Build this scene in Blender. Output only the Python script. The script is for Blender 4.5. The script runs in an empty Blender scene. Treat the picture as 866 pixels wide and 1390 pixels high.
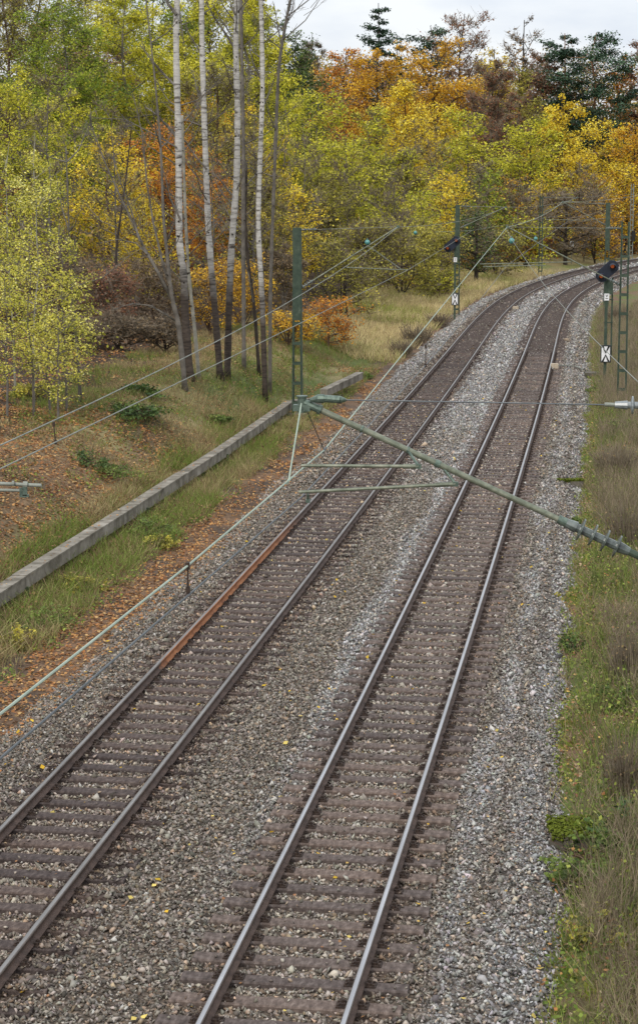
import bpy, math, random
import numpy as np
from mathutils import Vector

# ------------------------------------------------------------------ camera, sky, sun, exposure
scene = bpy.context.scene
col = scene.collection
F, CX, CY, CAMH, HOR = 2709.0, 433.0, 650.0, 8.77, 245.6      # photo pixels (866 wide), camera height over the rail tops
PIT = math.atan((CY - HOR) / F)
cam_d = bpy.data.cameras.new('camera')
cam = bpy.data.objects.new('camera', cam_d); col.objects.link(cam)
cam.location = (0, 0, CAMH)
cam.rotation_euler = (math.pi / 2 - PIT, 0, 0)
cam_d.sensor_width = 36; cam_d.sensor_fit = 'AUTO'
cam_d.lens = F / 1390 * 36
cam_d.shift_y = -(695 - CY) / 1390
cam_d.clip_start = .5; cam_d.clip_end = 5000
scene.camera = cam

SUN_EL, SUN_AZ = math.radians(36), math.radians(205)          # azimuth clockwise from +Y
world = bpy.data.worlds.new('World'); scene.world = world; world.use_nodes = True
wn, wlk = world.node_tree.nodes, world.node_tree.links
wn.clear()
wo = wn.new('ShaderNodeOutputWorld'); bg = wn.new('ShaderNodeBackground')
sky = wn.new('ShaderNodeTexSky'); sky.sky_type = 'NISHITA'; sky.sun_disc = False
sky.sun_elevation = SUN_EL; sky.sun_rotation = SUN_AZ
tc = wn.new('ShaderNodeTexCoord'); mp = wn.new('ShaderNodeMapping'); mp.inputs['Scale'].default_value = (1, 1, 3.2)
nz = wn.new('ShaderNodeTexNoise'); nz.inputs['Scale'].default_value = 9; nz.inputs['Detail'].default_value = 7; nz.inputs['Roughness'].default_value = .55
cr = wn.new('ShaderNodeValToRGB')
cr.color_ramp.elements[0].position = .33; cr.color_ramp.elements[0].color = (7.3, 7.8, 8.8, 1)
cr.color_ramp.elements[1].position = .62; cr.color_ramp.elements[1].color = (9.4, 9.6, 9.9, 1)
mx = wn.new('ShaderNodeMix'); mx.data_type = 'RGBA'; mx.inputs[0].default_value = .9
wlk.new(tc.outputs['Generated'], mp.inputs[0]); wlk.new(mp.outputs[0], nz.inputs['Vector']); wlk.new(nz.outputs[0], cr.inputs[0])
sx = wn.new('ShaderNodeSeparateXYZ'); wlk.new(tc.outputs['Generated'], sx.inputs[0])
gr = wn.new('ShaderNodeMapRange'); gr.inputs[1].default_value = 0; gr.inputs[2].default_value = 1; gr.inputs[3].default_value = .72; gr.inputs[4].default_value = 1.5; wlk.new(sx.outputs[2], gr.inputs[0])
ml = wn.new('ShaderNodeVectorMath'); ml.operation = 'SCALE'; wlk.new(cr.outputs[0], ml.inputs[0]); wlk.new(gr.outputs[0], ml.inputs['Scale'])
wlk.new(sky.outputs[0], mx.inputs[6]); wlk.new(ml.outputs[0], mx.inputs[7]); wlk.new(mx.outputs[2], bg.inputs[0])
bg.inputs[1].default_value = 0.108
wlk.new(bg.outputs[0], wo.inputs[0])

sun_d = bpy.data.lights.new('sun', 'SUN'); sun_d.energy = 1.5; sun_d.angle = math.radians(12); sun_d.color = (1, .95, .87)
sun = bpy.data.objects.new('sun', sun_d); col.objects.link(sun)
sdir = Vector((math.sin(SUN_AZ) * math.cos(SUN_EL), math.cos(SUN_AZ) * math.cos(SUN_EL), math.sin(SUN_EL)))
sun.rotation_euler = (-sdir).to_track_quat('-Z', 'Y').to_euler()
sun.location = (0, -20, 60)
scene.view_settings.view_transform = 'Standard'; scene.view_settings.look = 'None'
scene.view_settings.exposure = 0.32; scene.view_settings.gamma = 1
try: scene.view_settings.use_curve_mapping = False
except Exception: pass
scene.cycles.max_bounces = 7; scene.cycles.diffuse_bounces = 5; scene.cycles.transmission_bounces = 4

# ------------------------------------------------------------------ geometry of the place
def at(px, py, Y):
    """the point at distance Y (along +Y) that stands at photo pixel px, py"""
    x = (px - CX) / F; y = -(py - CY) / F
    c, s = math.cos(PIT), math.sin(PIT)
    d = (x, c + y * s, -s + y * c); t = Y / d[1]
    return Vector((d[0] * t, Y, CAMH + d[2] * t))

DS = .5
S = np.arange(0, 760, DS)
KAP = np.where(S < 90.2, -.000157, np.where(S < 140.8, -.000157 + .00273 * (S - 90.2) / 50.6, np.where(S < 330, .00257, 0)))
TH = .14871 + np.cumsum(KAP) * DS
PX = -2.8204 + np.cumsum(np.sin(TH)) * DS; PY = 18 + np.cumsum(np.cos(TH)) * DS
BK = 60                                                    # metres of straight line behind s = 0
nb = int(BK / DS); sb = -np.arange(nb, 0, -1) * DS
PX = np.concatenate([PX[0] + sb * math.sin(TH[0]), PX]); PY = np.concatenate([PY[0] + sb * math.cos(TH[0]), PY])
TH = np.concatenate([np.full(nb, TH[0]), TH]); SS = np.concatenate([sb, S])

def su(s, u):
    """line coordinates (metres along, metres right of the middle between the tracks) -> x, y"""
    s = np.asarray(s, float); u = np.asarray(u, float)
    x = np.interp(s, SS, PX); y = np.interp(s, SS, PY); t = np.interp(s, SS, TH)
    return x + u * np.cos(t), y - u * np.sin(t)
def heading(s): return float(np.interp(s, SS, TH))
def tosu(x, y):
    x = np.atleast_1d(np.asarray(x, float)); y = np.atleast_1d(np.asarray(y, float))
    so = np.empty(len(x)); uo = np.empty(len(x)); st = 4
    for i in range(0, len(x), 4000):
        dx = x[i:i+4000, None] - PX[None, ::st]; dy = y[i:i+4000, None] - PY[None, ::st]
        j = (dx * dx + dy * dy).argmin(1) * st
        ddx = x[i:i+4000] - PX[j]; ddy = y[i:i+4000] - PY[j]; t = TH[j]
        uo[i:i+4000] = ddx * np.cos(t) - ddy * np.sin(t)
        so[i:i+4000] = SS[j] + ddx * np.sin(t) + ddy * np.cos(t)
    return so, uo

rs = np.random.RandomState(7)
_N = rs.rand(256, 256)
def vnoise(x, y):
    x = np.asarray(x, float); y = np.asarray(y, float)
    xi = np.floor(x).astype(int); yi = np.floor(y).astype(int); fx = x - xi; fy = y - yi
    fx = fx * fx * (3 - 2 * fx); fy = fy * fy * (3 - 2 * fy)
    g = lambda a, b: _N[a % 256, b % 256]
    return (g(xi, yi) * (1 - fx) + g(xi + 1, yi) * fx) * (1 - fy) + (g(xi, yi + 1) * (1 - fx) + g(xi + 1, yi + 1) * fx) * fy
def fbm(x, y, o=4):
    a, t, n = .5, 0, 0
    for i in range(o):
        t = t + a * vnoise(x * 2 ** i + 17.3 * i, y * 2 ** i + 9.1 * i); n += a; a *= .5
    return t / n
def sst(a, b, x): t = np.clip((np.asarray(x, float) - a) / (b - a), 0, 1); return t * t * (3 - 2 * t)

def edge(s, u):
    """the right foot of the ballast wanders a little"""
    s = np.asarray(s, float); u = np.asarray(u, float)
    return u - (.4 * (1 - sst(5, 20, s)) + (fbm(s * .55 + 3, u * 0 + 2.2, 3) - .5) * .55) * sst(3.3, 4.3, u) * (1 - sst(6, 9, u)) + (fbm(s * .5 + 33, u * 0 + 5.2, 3) - .5) * .5 * sst(-3.6, -4.3, u) * (1 - sst(-6, -7, u))
def terr(s, u):
    s = np.asarray(s, float); u = edge(s, u)
    A = 1.25 - .95 * sst(78, 112, s)
    z = np.interp(u, [-400, -95, -16.5, -14, -10.6, -7.6, -6.4, -5.0, -4.5, -4.1, 3.9, 4.55, 5.4, 9, 14, 300],
                     [17.5, 17.5, .35, .1, 0, -.32, -.47, -.5, -.55, -.85, -.85, -.5, -.36, -.14, .2, 3.5])
    z = z + A * sst(-7.2, -11.2, u)
    z = z + (fbm(s * .21, u * .3) - .5) * .62 * (sst(-6.5, -9, u) + sst(5.5, 8, u))
    z = z + (fbm(s * .9, u * .9, 3) - .5) * .22 * (sst(-4.3, -5, u) + sst(4.2, 4.9, u))
    z = z + (fbm(s * .03 + 5, u * .03) - .5) * 4 * sst(-22, -60, u)
    return z
def ground(x, y):
    s, u = tosu(x, y); return terr(s, u)

# ------------------------------------------------------------------ mesh building
def tag(o, label=None, cat=None, group=None, kind=None):
    if label: o['label'] = label
    if cat: o['category'] = cat
    if group: o['group'] = group
    if kind: o['kind'] = kind
    return o
def empty(name, loc, label, cat, group=None):
    o = bpy.data.objects.new(name, None); col.objects.link(o); o.location = loc; o.empty_display_size = .3
    return tag(o, label, cat, group)
def wloc(o):
    v = Vector((0, 0, 0))
    while o: v += Vector(o.location); o = o.parent
    return v

class MB:
    def __init__(s): s.v = []; s.f = []; s.n = 0; s.mi = []; s.tone = []
    def add(s, V, Fc, mi=0, tone=None):
        V = np.asarray(V, float); s.v.append(V); Fc = [tuple(int(i) + s.n for i in f) for f in Fc] if not isinstance(Fc, np.ndarray) else Fc + s.n
        s.f.append(Fc); s.n += len(V); s.mi.append(np.full(len(Fc), mi)); s.tone.append(np.full(len(Fc), .5) if tone is None else np.broadcast_to(tone, (len(Fc),)))
        return s
    def box(s, c, size, ax=0.0, mi=0, R=None):
        """box centred at c, size (sx, sy, sz), turned by heading ax (clockwise from +Y)"""
        h = np.array(size, float) / 2
        P = np.array([(a, b, d) for a in (-1, 1) for b in (-1, 1) for d in (-1, 1)]) * h
        if R is None:
            ca, sa = math.cos(ax), math.sin(ax)
            R = np.array([[ca, sa, 0], [-sa, ca, 0], [0, 0, 1]])
        P = P @ np.asarray(R).T + np.array(c)
        return s.add(P, [(0, 1, 3, 2), (4, 6, 7, 5), (0, 4, 5, 1), (2, 3, 7, 6), (0, 2, 6, 4), (1, 5, 7, 3)], mi)
    def tube(s, pts, r, n=8, mi=0, caps=True, tone=None):
        pts = [np.array(p, float) for p in pts]; k = len(pts)
        rr = [r] * k if np.isscalar(r) else list(r)
        V = []; up = None
        for i, p in enumerate(pts):
            d = pts[min(i + 1, k - 1)] - pts[max(i - 1, 0)]; d = d / (np.linalg.norm(d) + 1e-9)
            if up is None: up = np.array([0, 0, 1.]) if abs(d[2]) < .9 else np.array([1., 0, 0])
            a = np.cross(d, up); a /= np.linalg.norm(a) + 1e-9; b = np.cross(a, d); up = b
            for j in range(n):
                t = 2 * math.pi * j / n; V.append(p + rr[i] * (a * math.cos(t) + b * math.sin(t)))
        Fc = [(i * n + j, i * n + (j + 1) % n, (i + 1) * n + (j + 1) % n, (i + 1) * n + j) for i in range(k - 1) for j in range(n)]
        if caps: Fc += [tuple(range(n - 1, -1, -1)), tuple((k - 1) * n + j for j in range(n))]
        return s.add(V, Fc, mi, tone)
    def build(s, name, mats, parent=None, loc=None, smooth=False, tone=False, colors=None):
        me = bpy.data.meshes.new(name)
        base = wloc(parent) if parent else Vector(loc) if loc is not None else Vector((0, 0, 0))
        V = np.concatenate(s.v) - np.array(base)
        if all(isinstance(f, np.ndarray) for f in s.f) and len({f.shape[1] for f in s.f}) == 1:
            Fa = np.concatenate(s.f); nf, k = Fa.shape
            me.vertices.add(len(V)); me.vertices.foreach_set('co', V.astype(np.float32).ravel())
            me.loops.add(nf * k); me.loops.foreach_set('vertex_index', Fa.astype(np.int32).ravel())
            me.polygons.add(nf); me.polygons.foreach_set('loop_start', np.arange(nf, dtype=np.int32) * k)
            me.update(calc_edges=True)
        else:
            L = []
            for f in s.f: L += [tuple(int(i) for i in q) for q in f]
            me.from_pydata([tuple(v) for v in V], [], L)
        mi = np.concatenate(s.mi).astype(np.int32)
        if mi.any(): me.polygons.foreach_set('material_index', mi)
        if smooth: me.polygons.foreach_set('use_smooth', np.ones(len(mi), bool))
        if tone:
            a = me.attributes.new('tone', 'FLOAT', 'FACE'); a.data.foreach_set('value', np.concatenate(s.tone).astype(np.float32))
        if colors is not None:
            a = me.attributes.new('dye', 'FLOAT_COLOR', 'FACE'); c = np.ones((len(colors), 4), np.float32); c[:, :3] = colors
            a.data.foreach_set('color', c.ravel())
        for m in (mats if isinstance(mats, (list, tuple)) else [mats]): me.materials.append(m)
        o = bpy.data.objects.new(name, me); col.objects.link(o)
        if parent: o.parent = parent
        else: o.location = base
        return o

def quadfaces(n): return np.arange(n * 4).reshape(n, 4)
def cards(C, size, rng, aspect=.65, flat=0.0):
    """n little diamond leaves of random turn at the points C; flat > 0 turns them towards lying"""
    n = len(C); nrm = rng.normal(size=(n, 3)); nrm[:, 2] += flat * np.sign(nrm[:, 2] + 1e-9) * 2.2
    nrm /= np.linalg.norm(nrm, axis=1)[:, None]
    a = np.cross(nrm, rng.normal(size=(n, 3))); a /= np.linalg.norm(a, axis=1)[:, None] + 1e-9; b = np.cross(nrm, a)
    sz = (np.asarray(size) * rng.uniform(.6, 1.3, n))[:, None]
    V = np.stack([C + a * sz * .5, C + b * sz * .5 * aspect + nrm * sz * .08, C - a * sz * .5, C - b * sz * .5 * aspect + nrm * sz * .08], 1)
    return V.reshape(-1, 3), quadfaces(n)
def ribbons(P, Q, w, rng):
    """n thin two-sided twigs from P to Q"""
    d = Q - P; a = np.cross(d, rng.normal(size=P.shape)); a /= np.linalg.norm(a, axis=1)[:, None] + 1e-9
    w = np.broadcast_to(np.asarray(w, float), (len(P),))[:, None]
    V = np.stack([P - a * w / 2, P + a * w / 2, Q + a * w / 5, Q - a * w / 5], 1)
    return V.reshape(-1, 3), quadfaces(len(P))

# ------------------------------------------------------------------ materials
def mat(name):
    m = bpy.data.materials.new(name); m.use_nodes = True
    return m, m.node_tree.nodes, m.node_tree.links, m.node_tree.nodes['Principled BSDF']
def ramp(n, stops):
    r = n.new('ShaderNodeValToRGB'); e = r.color_ramp.elements
    while len(e) < len(stops): e.new(.5)
    for i, (p, c) in enumerate(stops): e[i].position = p; e[i].color = (*c, 1)
    return r
def noisy(name, stops, scale=8, rough=.8, metal=0, bump=0, detail=5, spec=.3, stretch=(1, 1, 1)):
    m, n, l, b = mat(name)
    t = n.new('ShaderNodeTexCoord'); q = n.new('ShaderNodeMapping'); q.inputs['Scale'].default_value = stretch
    z = n.new('ShaderNodeTexNoise'); z.inputs['Scale'].default_value = scale; z.inputs['Detail'].default_value = detail; z.inputs['Roughness'].default_value = .65
    l.new(t.outputs['Object'], q.inputs[0]); l.new(q.outputs[0], z.inputs['Vector'])
    r = ramp(n, stops); l.new(z.outputs[0], r.inputs[0]); l.new(r.outputs[0], b.inputs['Base Color'])
    b.inputs['Roughness'].default_value = rough; b.inputs['Metallic'].default_value = metal; b.inputs['Specular IOR Level'].default_value = spec
    if bump:
        bp = n.new('ShaderNodeBump'); bp.inputs['Strength'].default_value = bump; bp.inputs['Distance'].default_value = .02
        l.new(z.outputs[0], bp.inputs['Height']); l.new(bp.outputs[0], b.inputs['Normal'])
    return m
def leafmat(name, stops, trans=.4, rough=.6):
    stops = [(p, tuple(min(.88, q * 1.12 + .012) for q in c)) for p, c in stops]
    m, n, l, b = mat(name)
    a = n.new('ShaderNodeAttribute'); a.attribute_name = 'tone'; r = ramp(n, stops); l.new(a.outputs['Fac'], r.inputs[0])
    l.new(r.outputs[0], b.inputs['Base Color']); b.inputs['Roughness'].default_value = rough; b.inputs['Specular IOR Level'].default_value = .2
    t = n.new('ShaderNodeBsdfTranslucent'); l.new(r.outputs[0], t.inputs[0])
    x = n.new('ShaderNodeMixShader'); x.inputs[0].default_value = trans
    l.new(b.outputs[0], x.inputs[1]); l.new(t.outputs[0], x.inputs[2]); l.new(x.outputs[0], n['Material Output'].inputs[0])
    return m
def dyemat(name, trans=0, rough=.85, noise=None, bump=0, contrast=.6):
    m, n, l, b = mat(name)
    a = n.new('ShaderNodeAttribute'); a.attribute_name = 'dye'; out = a.outputs['Color']
    if noise:
        t = n.new('ShaderNodeTexCoord'); z = n.new('ShaderNodeTexNoise'); z.inputs['Scale'].default_value = noise; z.inputs['Detail'].default_value = 6; z.inputs['Roughness'].default_value = .75
        l.new(t.outputs['Object'], z.inputs['Vector'])
        r = ramp(n, [(.3, (1 - contrast,) * 3), (.7, (1 + contrast,) * 3)]); l.new(z.outputs[0], r.inputs[0])
        x = n.new('ShaderNodeMix'); x.data_type = 'RGBA'; x.blend_type = 'MULTIPLY'; x.inputs[0].default_value = 1
        l.new(out, x.inputs[6]); l.new(r.outputs[0], x.inputs[7]); out = x.outputs[2]
        if bump:
            bp = n.new('ShaderNodeBump'); bp.inputs['Strength'].default_value = bump; bp.inputs['Distance'].default_value = .05
            l.new(z.outputs[0], bp.inputs['Height']); l.new(bp.outputs[0], b.inputs['Normal'])
    l.new(out, b.inputs['Base Color']); b.inputs['Roughness'].default_value = rough; b.inputs['Specular IOR Level'].default_value = .15
    if trans:
        t = n.new('ShaderNodeBsdfTranslucent'); l.new(out, t.inputs[0]); x = n.new('ShaderNodeMixShader'); x.inputs[0].default_value = trans
        l.new(b.outputs[0], x.inputs[1]); l.new(t.outputs[0], x.inputs[2]); l.new(x.outputs[0], n['Material Output'].inputs[0])
    return m

M = {}
M['ground'] = dyemat('ground_soil_and_litter', noise=9, bump=.6)
M['dye'] = dyemat('stones', rough=.8)
M['dyeleaf'] = dyemat('leaf_and_grass', trans=.3, rough=.7)
M['sleeper_l'] = noisy('dark_wood_sleeper', [(.28, (.032, .025, .022)), (.5, (.08, .061, .054)), (.72, (.16, .128, .11))], 5, .85, 0, .45, 10, .15, (3.2, 1.4, 3))
M['sleeper_r'] = noisy('pale_wood_sleeper', [(.28, (.045, .036, .031)), (.5, (.108, .084, .073)), (.72, (.205, .168, .148))], 5, .85, 0, .45, 10, .15, (3.2, 1.4, 3))
M['iron'] = noisy('rusty_iron', [(.3, (.022, .017, .015)), (.7, (.07, .045, .033))], 25, .75, .2, .2)
M['railside'] = noisy('rail_rust', [(.3, (.05, .034, .027)), (.7, (.13, .085, .065))], 6, .75, .1, .15)
M['head_l'] = noisy('rail_head_dull', [(.3, (.16, .15, .14)), (.7, (.27, .26, .245))], 3, .42, .75, 0, 3, .5, (1, .2, 1))
M['head_r'] = noisy('rail_head_polished', [(.3, (.34, .34, .345)), (.7, (.5, .5, .51))], 3, .3, .9, 0, 3, .5, (1, .2, 1))
M['headedge'] = noisy('rail_head_edge', [(.3, (.085, .07, .06)), (.7, (.15, .12, .1))], 6, .55, .4)
M['concrete'] = noisy('weathered_concrete', [(.28, (.06, .054, .038)), (.42, (.14, .125, .098)), (.58, (.235, .213, .175)), (.75, (.36, .335, .285))], 2.6, .9, 0, .4, 12, .15, (.8, .8, .7))
M['darkconc'] = noisy('dark_concrete', [(.3, (.05, .045, .036)), (.7, (.16, .14, .11))], 6, .9, 0, .3)
M['green'] = noisy('green_mast_paint', [(.3, (.026, .043, .03)), (.6, (.05, .073, .05)), (.8, (.13, .145, .11))], 6, .6, .1)
M['tube'] = noisy('cantilever_tube_paint', [(.3, (.075, .085, .06)), (.5, (.155, .17, .125)), (.72, (.27, .265, .205))], 7, .55, .3, 0, 6)
M['fitting'] = noisy('fitting_bronze_green', [(.3, (.05, .078, .062)), (.7, (.16, .205, .165))], 25, .45, .4)
M['wiregreen'] = noisy('verdigris_wire', [(.3, (.25, .31, .25)), (.7, (.38, .44, .36))], 4, .6, .2)
M['wiredark'] = noisy('contact_wire', [(.3, (.07, .08, .085)), (.7, (.14, .15, .155))], 4, .5, .5)
M['wirepale'] = noisy('pale_wire', [(.3, (.15, .16, .135)), (.7, (.28, .295, .25))], 4, .6, .2)
M['porc'] = noisy('porcelain', [(.3, (.045, .055, .05)), (.7, (.13, .155, .14))], 10, .22, 0, 0, 3, .6)
M['porcgrey'] = noisy('grey_porcelain', [(.3, (.13, .145, .145)), (.7, (.24, .265, .27))], 10, .25, 0, 0, 3, .6)
M['teal'] = noisy('teal_glaze', [(.3, (.04, .16, .15)), (.7, (.1, .3, .28))], 10, .2, 0, 0, 3, .6)
M['signal'] = noisy('blue_black_enamel', [(.3, (.007, .01, .018)), (.7, (.018, .024, .04))], 6, .55)
M['white'] = noisy('white_enamel', [(.3, (.6, .6, .6)), (.7, (.8, .8, .8))], 8, .5)
M['black'] = noisy('black_enamel', [(.3, (.008, .008, .008)), (.7, (.02, .02, .02))], 8, .5)
M['tan'] = noisy('tan_box_paint', [(.3, (.3, .24, .17)), (.7, (.5, .42, .32))], 12, .7)
M['moss'] = noisy('moss', [(.3, (.05, .065, .008)), (.6, (.13, .155, .02)), (.8, (.2, .21, .04))], 14, .95, 0, .8, 8, .1)
m, n_, l_, b_ = mat('orange_lens'); b_.inputs['Base Color'].default_value = (.6, .16, .04, 1); b_.inputs['Emission Color'].default_value = (1, .2, .05, 1); b_.inputs['Emission Strength'].default_value = .13; M['lens'] = m
M['birch'] = None
def birchmat():
    m, n, l, b = mat('birch_bark')
    t = n.new('ShaderNodeTexCoord')
    q = n.new('ShaderNodeMapping'); q.inputs['Scale'].default_value = (1.2, 1.2, 7); z = n.new('ShaderNodeTexNoise'); z.inputs['Scale'].default_value = 1.15; z.inputs['Distortion'].default_value = 1.2; z.inputs['Detail'].default_value = 6; z.inputs['Roughness'].default_value = .7
    l.new(t.outputs['Object'], q.inputs[0]); l.new(q.outputs[0], z.inputs['Vector'])
    r = ramp(n, [(.3, (.05, .043, .038)), (.38, (.14, .125, .11)), (.48, (.4, .38, .345)), (.75, (.6, .58, .54))]); l.new(z.outputs[0], r.inputs[0])
    sp = n.new('ShaderNodeSeparateXYZ'); l.new(t.outputs['Object'], sp.inputs[0])
    z2 = n.new('ShaderNodeTexNoise'); z2.inputs['Scale'].default_value = 1.1; l.new(t.outputs['Object'], z2.inputs['Vector'])
    ad = n.new('ShaderNodeMath'); ad.operation = 'MULTIPLY_ADD'; ad.inputs[1].default_value = 3.2; l.new(z2.outputs[0], ad.inputs[0]); l.new(sp.outputs[2], ad.inputs[2])
    mr = n.new('ShaderNodeMapRange'); mr.inputs[1].default_value = 5.0; mr.inputs[2].default_value = 7.0; l.new(ad.outputs[0], mr.inputs[0])
    lo = ramp(n, [(.35, (.022, .017, .014)), (.7, (.11, .085, .068))]); l.new(z.outputs[0], lo.inputs[0])
    x = n.new('ShaderNodeMix'); x.data_type = 'RGBA'; l.new(mr.outputs[0], x.inputs[0]); l.new(lo.outputs[0], x.inputs[6]); l.new(r.outputs[0], x.inputs[7])
    l.new(x.outputs[2], b.inputs['Base Color']); b.inputs['Roughness'].default_value = .8; b.inputs['Specular IOR Level'].default_value = .2
    return m
M['birch'] = birchmat()
BARK = {
 'dark': noisy('dark_bark', [(.3, (.022, .018, .015)), (.7, (.075, .06, .048))], 3, .9, 0, .3, 6, .1),
 'grey': noisy('grey_bark', [(.3, (.075, .066, .056)), (.7, (.19, .17, .145))], 3, .9, 0, .3, 6, .1),
 'brown': noisy('brown_twigs', [(.3, (.06, .038, .028)), (.7, (.15, .1, .076))], 3, .9, 0, .3, 6, .1),
 'pale': noisy('pale_bark', [(.3, (.16, .15, .12)), (.7, (.36, .34, .28))], 3, .9, 0, .3, 6, .1),
 'twig': noisy('pale_brown_twigs', [(.3, (.1, .08, .055)), (.7, (.25, .205, .15))], 3, .9, 0, 0, 4, .1),
 'pine': noisy('orange_pine_bark', [(.3, (.12, .062, .035)), (.7, (.33, .18, .1))], 3, .9, 0, .3, 6, .1)}
LEAF = {
 'yellow': leafmat('yellow_leaves', [(.05, (.24, .17, .015)), (.4, (.66, .47, .02)), (.7, (.8, .62, .04)), (1, (.85, .7, .16))]),
 'lime': leafmat('yellow_green_leaves', [(.05, (.1, .115, .012)), (.35, (.36, .37, .022)), (.7, (.64, .58, .04)), (1, (.8, .7, .14))]),
 'green': leafmat('green_leaves', [(.05, (.045, .075, .01)), (.4, (.17, .24, .02)), (.75, (.38, .43, .04)), (1, (.62, .55, .07))]),
 'olive': leafmat('olive_leaves', [(.05, (.08, .075, .02)), (.4, (.25, .23, .045)), (.75, (.45, .4, .06)), (1, (.66, .53, .08))]),
 'orange': leafmat('orange_leaves', [(.05, (.16, .05, .01)), (.45, (.5, .19, .02)), (.8, (.68, .33, .03)), (1, (.75, .48, .08))]),
 'gold': leafmat('golden_leaves', [(.05, (.2, .1, .012)), (.45, (.55, .3, .015)), (.8, (.72, .46, .03)), (1, (.8, .6, .1))]),
 'rust': leafmat('rust_leaves', [(.05, (.1, .045, .03)), (.5, (.26, .12, .07)), (.85, (.32, .15, .065)), (1, (.45, .26, .1))]),
 'brown': leafmat('brown_withered_leaves', [(.05, (.055, .036, .02)), (.5, (.16, .108, .06)), (.85, (.29, .2, .1)), (1, (.42, .31, .12))]),
 'pine': leafmat('dark_needles', [(.05, (.008, .022, .012)), (.5, (.03, .07, .036)), (1, (.09, .15, .065))], .12),
 'darkgreen': leafmat('dark_green_leaves', [(.05, (.015, .035, .008)), (.5, (.05, .095, .018)), (1, (.16, .2, .03))], .2),
 'herb': leafmat('herb_leaves', [(.05, (.04, .06, .012)), (.5, (.11, .16, .03)), (.85, (.2, .26, .05)), (1, (.3, .33, .07))]),
 'aspen': leafmat('pale_yellow_green_leaves', [(.05, (.12, .13, .02)), (.35, (.38, .38, .045)), (.65, (.68, .6, .09)), (1, (.85, .76, .34))])}

# ------------------------------------------------------------------ ground, ballast
def zone(s, u):
    """true colour of the ballast: rust-dusted brown stone round the tracks, newer grey stone in strips"""
    s = np.asarray(s, float); u = np.asarray(u, float)
    brown = np.array([.18, .138, .108]); grey = np.array([.262, .256, .246]); mid = np.array([.182, .16, .134])
    n = fbm(s * .25, u * .9)
    w = u + (n - .5) * .7
    g = sst(.25, .5, w) * (1 - sst(.85, 1.15, w)) * sst(6, 22, s + 6 * n) * .9 + sst(3.3, 3.7, w) * (.95 - .75 * np.exp(-((w - 4.0) / .2) ** 2)) * (.5 + .5 * sst(.35, .55, fbm(s * .6 + 9, u * 2.2)))
    g = np.maximum(g, (1 - sst(1.0, 1.3, np.abs(w))) * sst(45, 75, s + 20 * n) * .9)
    g = np.maximum(g, sst(-3.3, -3.7, w) * sst(60, 95, s + 20 * n) * .75)
    near = np.minimum(np.abs(np.abs(u) - 1.25), np.abs(np.abs(u) - 2.75))
    b = 1 - sst(.1, .5, near)
    inside = (np.abs(np.abs(u) - 2) < .75)
    b = np.where(inside, np.where(u > 0, .0, .35), b)
    c = mid + (grey - mid) * g[..., None]
    c = c + (brown * .85 - c) * (b * .75)[..., None]
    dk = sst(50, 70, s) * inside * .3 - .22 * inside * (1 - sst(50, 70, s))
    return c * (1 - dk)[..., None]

def grid_mesh(name, ss, us, zf, colf, m, label=None):
    s, u = np.meshgrid(ss, us, indexing='ij'); x, y = su(s.ravel(), u.ravel()); z = zf(s.ravel(), u.ravel())
    nu = len(us); i = np.arange(len(ss) - 1)[:, None] * nu + np.arange(nu - 1)[None]
    Fc = np.stack([i, i + 1, i + nu + 1, i + nu], -1).reshape(-1, 4)[:, ::-1]
    b = MB(); b.add(np.stack([x, y, z], 1), Fc)
    o = b.build(name, m, smooth=True)
    c = np.ones((len(x), 4), np.float32); c[:, :3] = colf(s.ravel(), u.ravel(), x, y)
    a = o.data.attributes.new('dye', 'FLOAT_COLOR', 'POINT'); a.data.foreach_set('color', c.ravel())
    o['kind'] = 'structure'
    return o

LITTER = np.array([.15, .092, .054]); STRAW = np.array([.26, .21, .1]); GRASS = np.array([.105, .13, .035]); SOIL = np.array([.07, .05, .036]); DUST = np.array([.22, .16, .12])
def groundcol(s, u, x=None, y=None):
    n1 = fbm(s * .22 + 3, u * .3 + 8); n2 = fbm(s * .8, u * .8 + 40, 3)
    c = np.empty(s.shape + (3,)); c[:] = SOIL * 1.4
    g = (GRASS * .8 + (STRAW * .85 - GRASS * .8) * sst(.35, .6, n1)[..., None])
    lit = LITTER + (SOIL - LITTER) * sst(.45, .7, n2)[..., None]
    # left side
    wL = sst(-5.9, -6.6, u + (n2 - .5) * 1.6)
    c = np.where((u < -4)[..., None], lit * (1 - wL[..., None]) + g * wL[..., None], c)
    near = (1 - sst(42, 52, s + (n1 - .5) * 30 - 2.2 * (u + 9)))[..., None] * sst(-8.2, -9.2, u)[..., None]
    c = np.where((u < -4)[..., None], c * (1 - near * .85) + lit * near * .85, c)
    far = sst(88, 104, s)[..., None] * sst(-5.2, -5.8, u)[..., None]
    straw = STRAW * (.8 + .5 * n2[..., None]); straw = straw + (GRASS * 1.4 - straw) * (sst(.55, .75, n1) * .7)[..., None]
    c = np.where((u < -4)[..., None], c * (1 - far) + straw * far, c)
    wood = sst(-11.5, -13.5, u + (n2 - .5) * 2)[..., None]; woodc = (LITTER * .42 + (SOIL * .5 - LITTER * .42) * n2[..., None])  # litter and soil darkened here to paint in the shade under the trees
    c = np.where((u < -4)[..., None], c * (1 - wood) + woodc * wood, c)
    # right side
    r = GRASS * .9 + (LITTER * .9 - GRASS * .9) * sst(.4, .62, n2)[..., None]
    r = r + (STRAW * .7 - r) * (sst(6, 8, u) * .5)[..., None]
    c = np.where((u > 4)[..., None], r, c)
    return c
us = np.concatenate([np.linspace(-400, -110, 12), np.linspace(-100, -24, 30), np.arange(-22, -4.4, .3), [-4, 0, 4], np.arange(4.5, 16, .3), np.linspace(18, 60, 12), np.linspace(75, 300, 8)])
us = np.unique(np.round(us, 3))
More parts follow.
